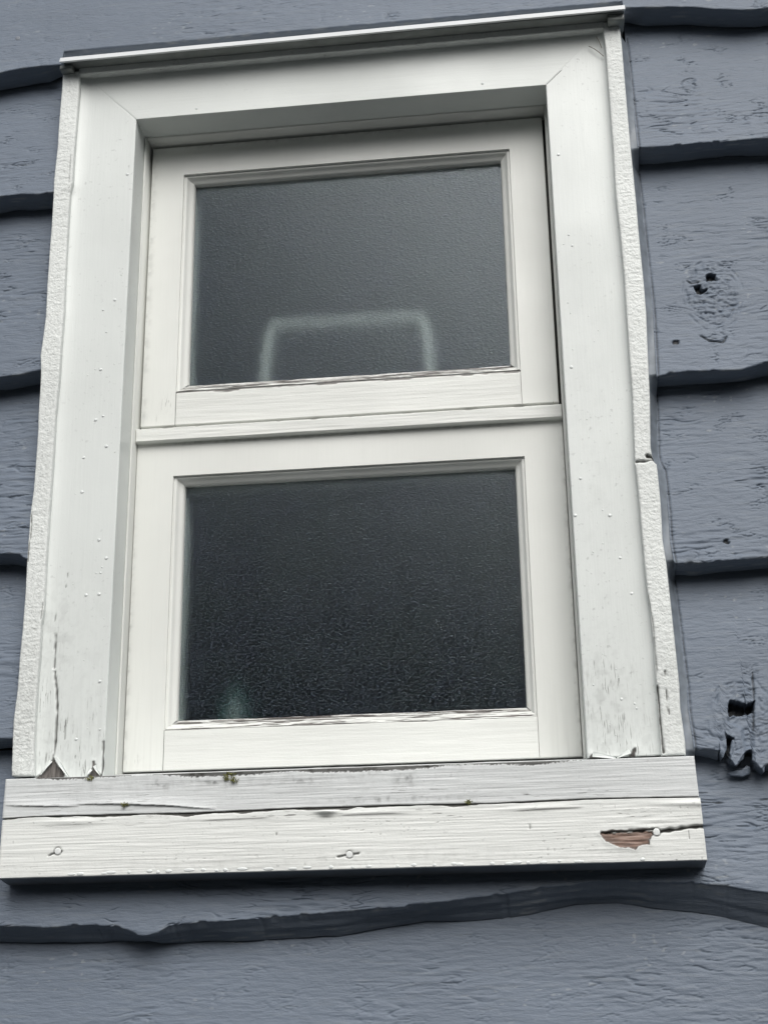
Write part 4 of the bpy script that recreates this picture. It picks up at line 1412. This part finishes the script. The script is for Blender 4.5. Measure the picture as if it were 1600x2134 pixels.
xq = np.unique(np.concatenate([np.linspace(axl, 0.23, 460), np.linspace(0.23, axr, 130)]))
v = cols(0, 0.056, 0.0006, 0.0012)
X, V2 = np.meshgrid(xq, v)
Ztop = cj(xq) - 0.0003
Z = szb + (Ztop - szb)[None] * V2 + (1 - V2) * 0.0003 * fbm(X * 30, X * 0, 181, 3)
X = X + (1 - V2) * np.interp(X, [axl, axr], [-0.0004, 0.0014])
wave_r = lambda X, Z: (0.0006 * perlin(X * 40, Z * 260, 185) * np.exp(-((X - 0.285) / 0.03) ** 2 - ((Z + 0.398) / 0.012) ** 2), 0 * X, 0 * X)
apron = patch('apron_board', X, Z, YA - 0.0004, M_apron, win, -0.006, 0.0010,
              [f_joint, f_peel(bare_d, 0.0012, 0.0008, 191, 0.35, 40, 330), crk_low, crk_low2, crk_v, f_nailcrack(728, 1782), f_nailcrack(116, 1779, 14),
               f_ring(1367, 1734, 0.0036), f_ring(728, 1781, 0.0034), f_ring(121, 1774, 0.0036), f_specks(193, 0.45), wave_r, f_mottle(0.0, -0.42, 0.35, 0.010, 232, 0.10),
               f_checks(-0.22, -0.378, 0.10, 0.006, 'x', 233, 0.09, 0.6), f_checks(-0.05, -0.380, 0.08, 0.005, 'x', 234, 0.09, 0.65), f_checks(0.12, -0.382, 0.10, 0.007, 'x', 235, 0.08, 0.55), f_checks(0.28, -0.385, 0.05, 0.008, 'x', 236, 0.09, 0.55),
               f_crack(pts(YA, (575, 1733), (577, 1740)), 0.0009, 0.001, 194, 0.7), f_crack(pts(YA, (1102, 1718), (1104, 1727)), 0.0009, 0.001, 195, 0.6)], 190, wood_x(192))
apron['label'] = 'lower apron board with a brown bare patch near its right end'
# lower edge slopes back; the shade on it is put into its dark colour
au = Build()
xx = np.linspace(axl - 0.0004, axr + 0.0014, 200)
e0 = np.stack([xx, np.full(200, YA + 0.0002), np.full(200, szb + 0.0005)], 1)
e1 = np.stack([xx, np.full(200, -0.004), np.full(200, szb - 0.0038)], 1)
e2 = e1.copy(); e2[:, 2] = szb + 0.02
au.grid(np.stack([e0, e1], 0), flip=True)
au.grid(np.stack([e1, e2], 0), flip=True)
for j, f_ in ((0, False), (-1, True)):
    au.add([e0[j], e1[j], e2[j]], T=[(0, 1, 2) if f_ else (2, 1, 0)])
au.done('drip_edge', plain('shaded_underside', (0.13, 0.145, 0.165), 0.6, 0, 0.2, 40), apron)
nail(121, 1774, YA, 0.0030, M_nail, apron)
nail(728, 1781, YA, 0.0030, M_nail, apron)
nail(1367, 1734, YA, 0.0031, M_nail, apron, -0.0003)


# ---- curling paint at the foot of the casings
def curl(base, tip, w, rise, seed, parent):
    """thin tongue of paint bending away from the wood"""
    base = np.array(base); tip = np.array(tip)
    n, m = 14, 8
    t = np.linspace(0, 1, n); q = np.linspace(-0.5, 0.5, m)
    ax = tip - base; pr_ = np.array([-ax[1], ax[0]]) / np.hypot(*ax)
    TT, QQ = np.meshgrid(t, q, indexing='ij')
    wd = w * (1 - 0.75 * TT ** 1.5)
    x = base[0] + ax[0] * TT + pr_[0] * wd * QQ; z = base[1] + ax[1] * TT + pr_[1] * wd * QQ
    y = -0.0012 - rise * np.sin(TT * math.pi * 0.75) - 0.0008 * (QQ * 2) ** 2 * TT + 0.0004 * perlin(TT * 5, QQ * 3, seed)
    B = Build()
    P = np.stack([x, y, z], -1)
    B.grid(P); P2 = P.copy(); P2[..., 1] += 0.0004
    B.grid(P2, flip=True)
    return B.done('paint_curl', M_case, parent)


curl(at(119, 1580, 0), at(147, 1621, 0), 0.0038, 0.0030, 1, win)
curl(at(108, 1586, 0), at(88, 1616, 0), 0.003, 0.0022, 2, win)
curl(at(198, 1596, 0), at(212, 1617, 0), 0.003, 0.0030, 3, win)
curl(at(192, 1604, 0), at(183, 1619, 0), 0.0024, 0.002, 4, win)
curl(at(1234, 1572, 0), at(1282, 1581, 0), 0.005, 0.003, 5, win)
curl(at(1312, 1566, 0), at(1284, 1581, 0), 0.004, 0.003, 6, win)


# ---- raindrops and paint blisters on the casings and hanging from the apron
def drops(L, name, mat, parent):
    B = Build()
    n = 8
    a = np.linspace(0, 2 * math.pi, n, endpoint=False)
    for (x, y, z, r, el) in L:
        k_ = np.array([1.0, 0.92, 0.65, 0.28, 0.02])
        hgt = np.array([0.22, 0.02, -0.10, -0.17, -0.19]) * r
        P = np.stack([x + r * el[0] * k_[:, None] * np.cos(a)[None], y + hgt[:, None] + 0 * a[None], z + r * el[1] * k_[:, None] * np.sin(a)[None] - r * 0.15 * hgt[:, None] / r], -1)
        P = np.concatenate([P, P[:, :1]], 1)
        B.grid(P)
    o = B.done(name, mat, parent)
    o['kind'] = 'stuff'
    return o


DL = []
rnd = random.Random(4)
for i in range(36):
    py = 420 + 1130 * rnd.random() ** 0.9
    xa_ = 1150 + (py - 377) * 0.0625 + 10; xb_ = 1277 + (py - 310) * 0.078 - 22
    x, z = at(xa_ + (xb_ - xa_) * rnd.random(), py, 0)
    r = 0.0006 + 0.0012 * rnd.random() ** 3
    DL.append((x, -0.0004, z, r, (1, 1)))
for i in range(24):
    py = 520 + 1030 * rnd.random()
    xa_ = 284 - .0503 * (py - 249) - 95; xb_ = 284 - .0503 * (py - 249) - 8
    x, z = at(xa_ + (xb_ - xa_) * rnd.random(), py, 0)
    r = 0.0006 + 0.0013 * rnd.random() ** 3
    DL.append((x, -0.0004, z, r, (1, 1)))
for px, py in ((410, 226), (1005, 174), (266, 363), (1163, 322), (1190, 765), (1198, 1074), (1270, 1074), (240, 625), (210, 770), (200, 875), (222, 930), (207, 1125), (222, 1163), (180, 1240), (207, 1238)):
    x, z = at(px, py, 0)
    DL.append((x, -0.0004, z, 0.0018, (1, 1)))
drops(DL, 'raindrops', M_drop, win)
AL = []
for px in (150, 168, 218, 232, 270, 312, 330, 352, 395, 424, 452, 470, 505, 560, 610, 640, 690, 735, 768, 828, 862, 905, 945, 958, 1025, 1062, 1076, 1100, 1132, 1165, 1206, 1338):
    py = 1830 - (px / 1470.5) * 36.5 - 3 + rnd.uniform(-2, 1)
    x, z = at(px, py - 2, YA)
    AL.append((x, YA - 0.0006, z, 0.0012 + 0.0006 * rnd.random(), (1.2 + 3.0 * rnd.random() ** 2, 1.0)))
drops(AL, 'drip_drops', M_drop, apron)


# ------------------------------------------------------------------ moss on the sill
def moss(px, py, Y, r, seed, label):
    x, z = at(px, py, Y)
    g = np.random.default_rng(seed)
    B = Build()
    for i in range(int(70 * (r / 0.005))):
        d = g.normal(size=3); d /= np.linalg.norm(d)
        if d[1] > 0.3: d[1] = -d[1]
        c = np.array([x, Y, z]) + d * r * np.array([1.0, 0.55, 0.62]) * g.random() ** 0.4 + np.array([0.25 * r * g.normal(), 0, 0])
        s_ = 0.0009 * (0.5 + g.random())
        q = d + 0.6 * g.normal(size=3); q /= np.linalg.norm(q)
        a_ = np.cross(q, [0, 0, 1.0]); a_ /= np.linalg.norm(a_) + 1e-9
        b_ = np.cross(q, a_)
        V_ = [c + a_ * s_ * 0.5, c - a_ * s_ * 0.3 + b_ * s_ * 0.45, c - a_ * s_ * 0.3 - b_ * s_ * 0.45, c + q * s_ * 1.9]
        B.add(V_, T=[(0, 1, 3), (1, 2, 3), (2, 0, 3), (0, 2, 1)])
    o = B.done('moss_tuft', M_moss, None, smooth=False)
    tag(o, label, 'moss', 'moss tufts on the sill')


moss(480, 1618, YA + 0.0005, 0.0062, 1, 'largest tuft of yellow-green moss, on the sill edge below the lower pane')
moss(488, 1627, YA - 0.0005, 0.003, 5, 'dark scrap of moss hanging just under the largest moss tuft')
moss(189, 1622, YA + 0.001, 0.0034, 2, 'small green moss tuft at the foot of the left casing')
moss(260, 1677, YA - 0.001, 0.0026, 3, 'tiny moss tuft on the lifted paint at the left of the sill')
moss(975, 1671, YA - 0.001, 0.0026, 4, 'tiny moss tuft in the joint below the right half of the lower pane')


# ------------------------------------------------------------------ dry needles caught by the right strip
def needle(a, c, ya, yc, label):
    p0 = np.array([at(*a, ya)[0], ya, at(*a, ya)[1]]); p1 = np.array([at(*c, yc)[0], yc, at(*c, yc)[1]])
    n = 10
    t = np.linspace(0, 1, n)[:, None]
    cpt = p0 + (p1 - p0) * t + np.array([0, -0.001, 0.0006]) * np.sin(t * math.pi)
    d = (p1 - p0) / np.linalg.norm(p1 - p0)
    u_ = np.cross(d, [0, 1, 0]); u_ /= np.linalg.norm(u_); w_ = np.cross(d, u_)
    ang = np.linspace(0, 2 * math.pi, 6)
    P = cpt[:, None] + 0.00042 * (np.cos(ang)[None, :, None] * u_ + np.sin(ang)[None, :, None] * w_)
    B = Build(); B.grid(P)
    tag(B.done('dry_needle', M_needle), label, 'needle', 'dry needles on the casing')


needle((1226, 96), (1257, 117), -0.0035, -0.005, 'longer dry needle lying flat on the upper right casing corner')
needle((1242, 77), (1253, 100), -0.0035, -0.006, 'shorter steep dry needle on the upper right casing corner')


# ------------------------------------------------------------------ things indoors, seen blurred through the panes
YI = 0.124
arch = pts(YI, (549, 800), (558, 735), (567, 693), (577, 684), (720, 676), (872, 668), (883, 676), (892, 715), (906, 775))
arch[0, 1] = 0.0478; arch[-1, 1] = 0.0478
den = []
for i in range(len(arch) - 1):
    for q in np.linspace(0, 1, 10, endpoint=False): den.append(arch[i] + (arch[i + 1] - arch[i]) * q)
den.append(arch[-1]); den = np.array(den)
tg = np.gradient(den, axis=0); tg /= np.linalg.norm(tg, axis=1)[:, None]
nm = np.stack([-tg[:, 1], tg[:, 0]], 1)
ang = np.linspace(0, 2 * math.pi, 13)
P = np.zeros((len(den), 13, 3))
P[..., 0] = den[:, None, 0] + nm[:, None, 0] * 0.0068 * np.cos(ang)[None]
P[..., 2] = den[:, None, 1] + nm[:, None, 1] * 0.0068 * np.cos(ang)[None]
P[..., 1] = YI + 0.012 * np.sin(ang)[None]
P[0, :, 2] = np.maximum(P[0, :, 2], 0.0472); P[-1, :, 2] = np.maximum(P[-1, :, 2], 0.0472)
B = Build(); B.grid(P)
tag(B.done('arched_frame', M_frame_in), 'pale arched frame indoors, blurred behind the upper frosted pane', 'frame')

B = Build()
bx, bz = at(490, 1485, 0.150)
prof = [(0.0, -0.315), (0.020, -0.315), (0.0215, -0.312), (0.0215, bz + 0.004), (0.018, bz + 0.012), (0.009, bz + 0.018), (0.009, bz + 0.030), (0.0, bz + 0.030)]
ang = np.linspace(0, 2 * math.pi, 25)
P = np.stack([np.stack([bx + r * np.cos(ang), 0.150 + r * np.sin(ang), np.full(25, z)], 1) for r, z in prof], 0)
B.grid(P, flip=True)
tag(B.done('green_bottle', M_bottle), 'green container indoors, blurred at the lower left of the lower pane', 'bottle')
B = Build(); B.box(-0.262, 0.262, 0.1, 0.19, -0.345, -0.3152, 0.001)
B.done('inner_sill', M_sashx, win)

for o in list(bpy.data.objects):
    if '_w' in o.keys(): del o['_w']
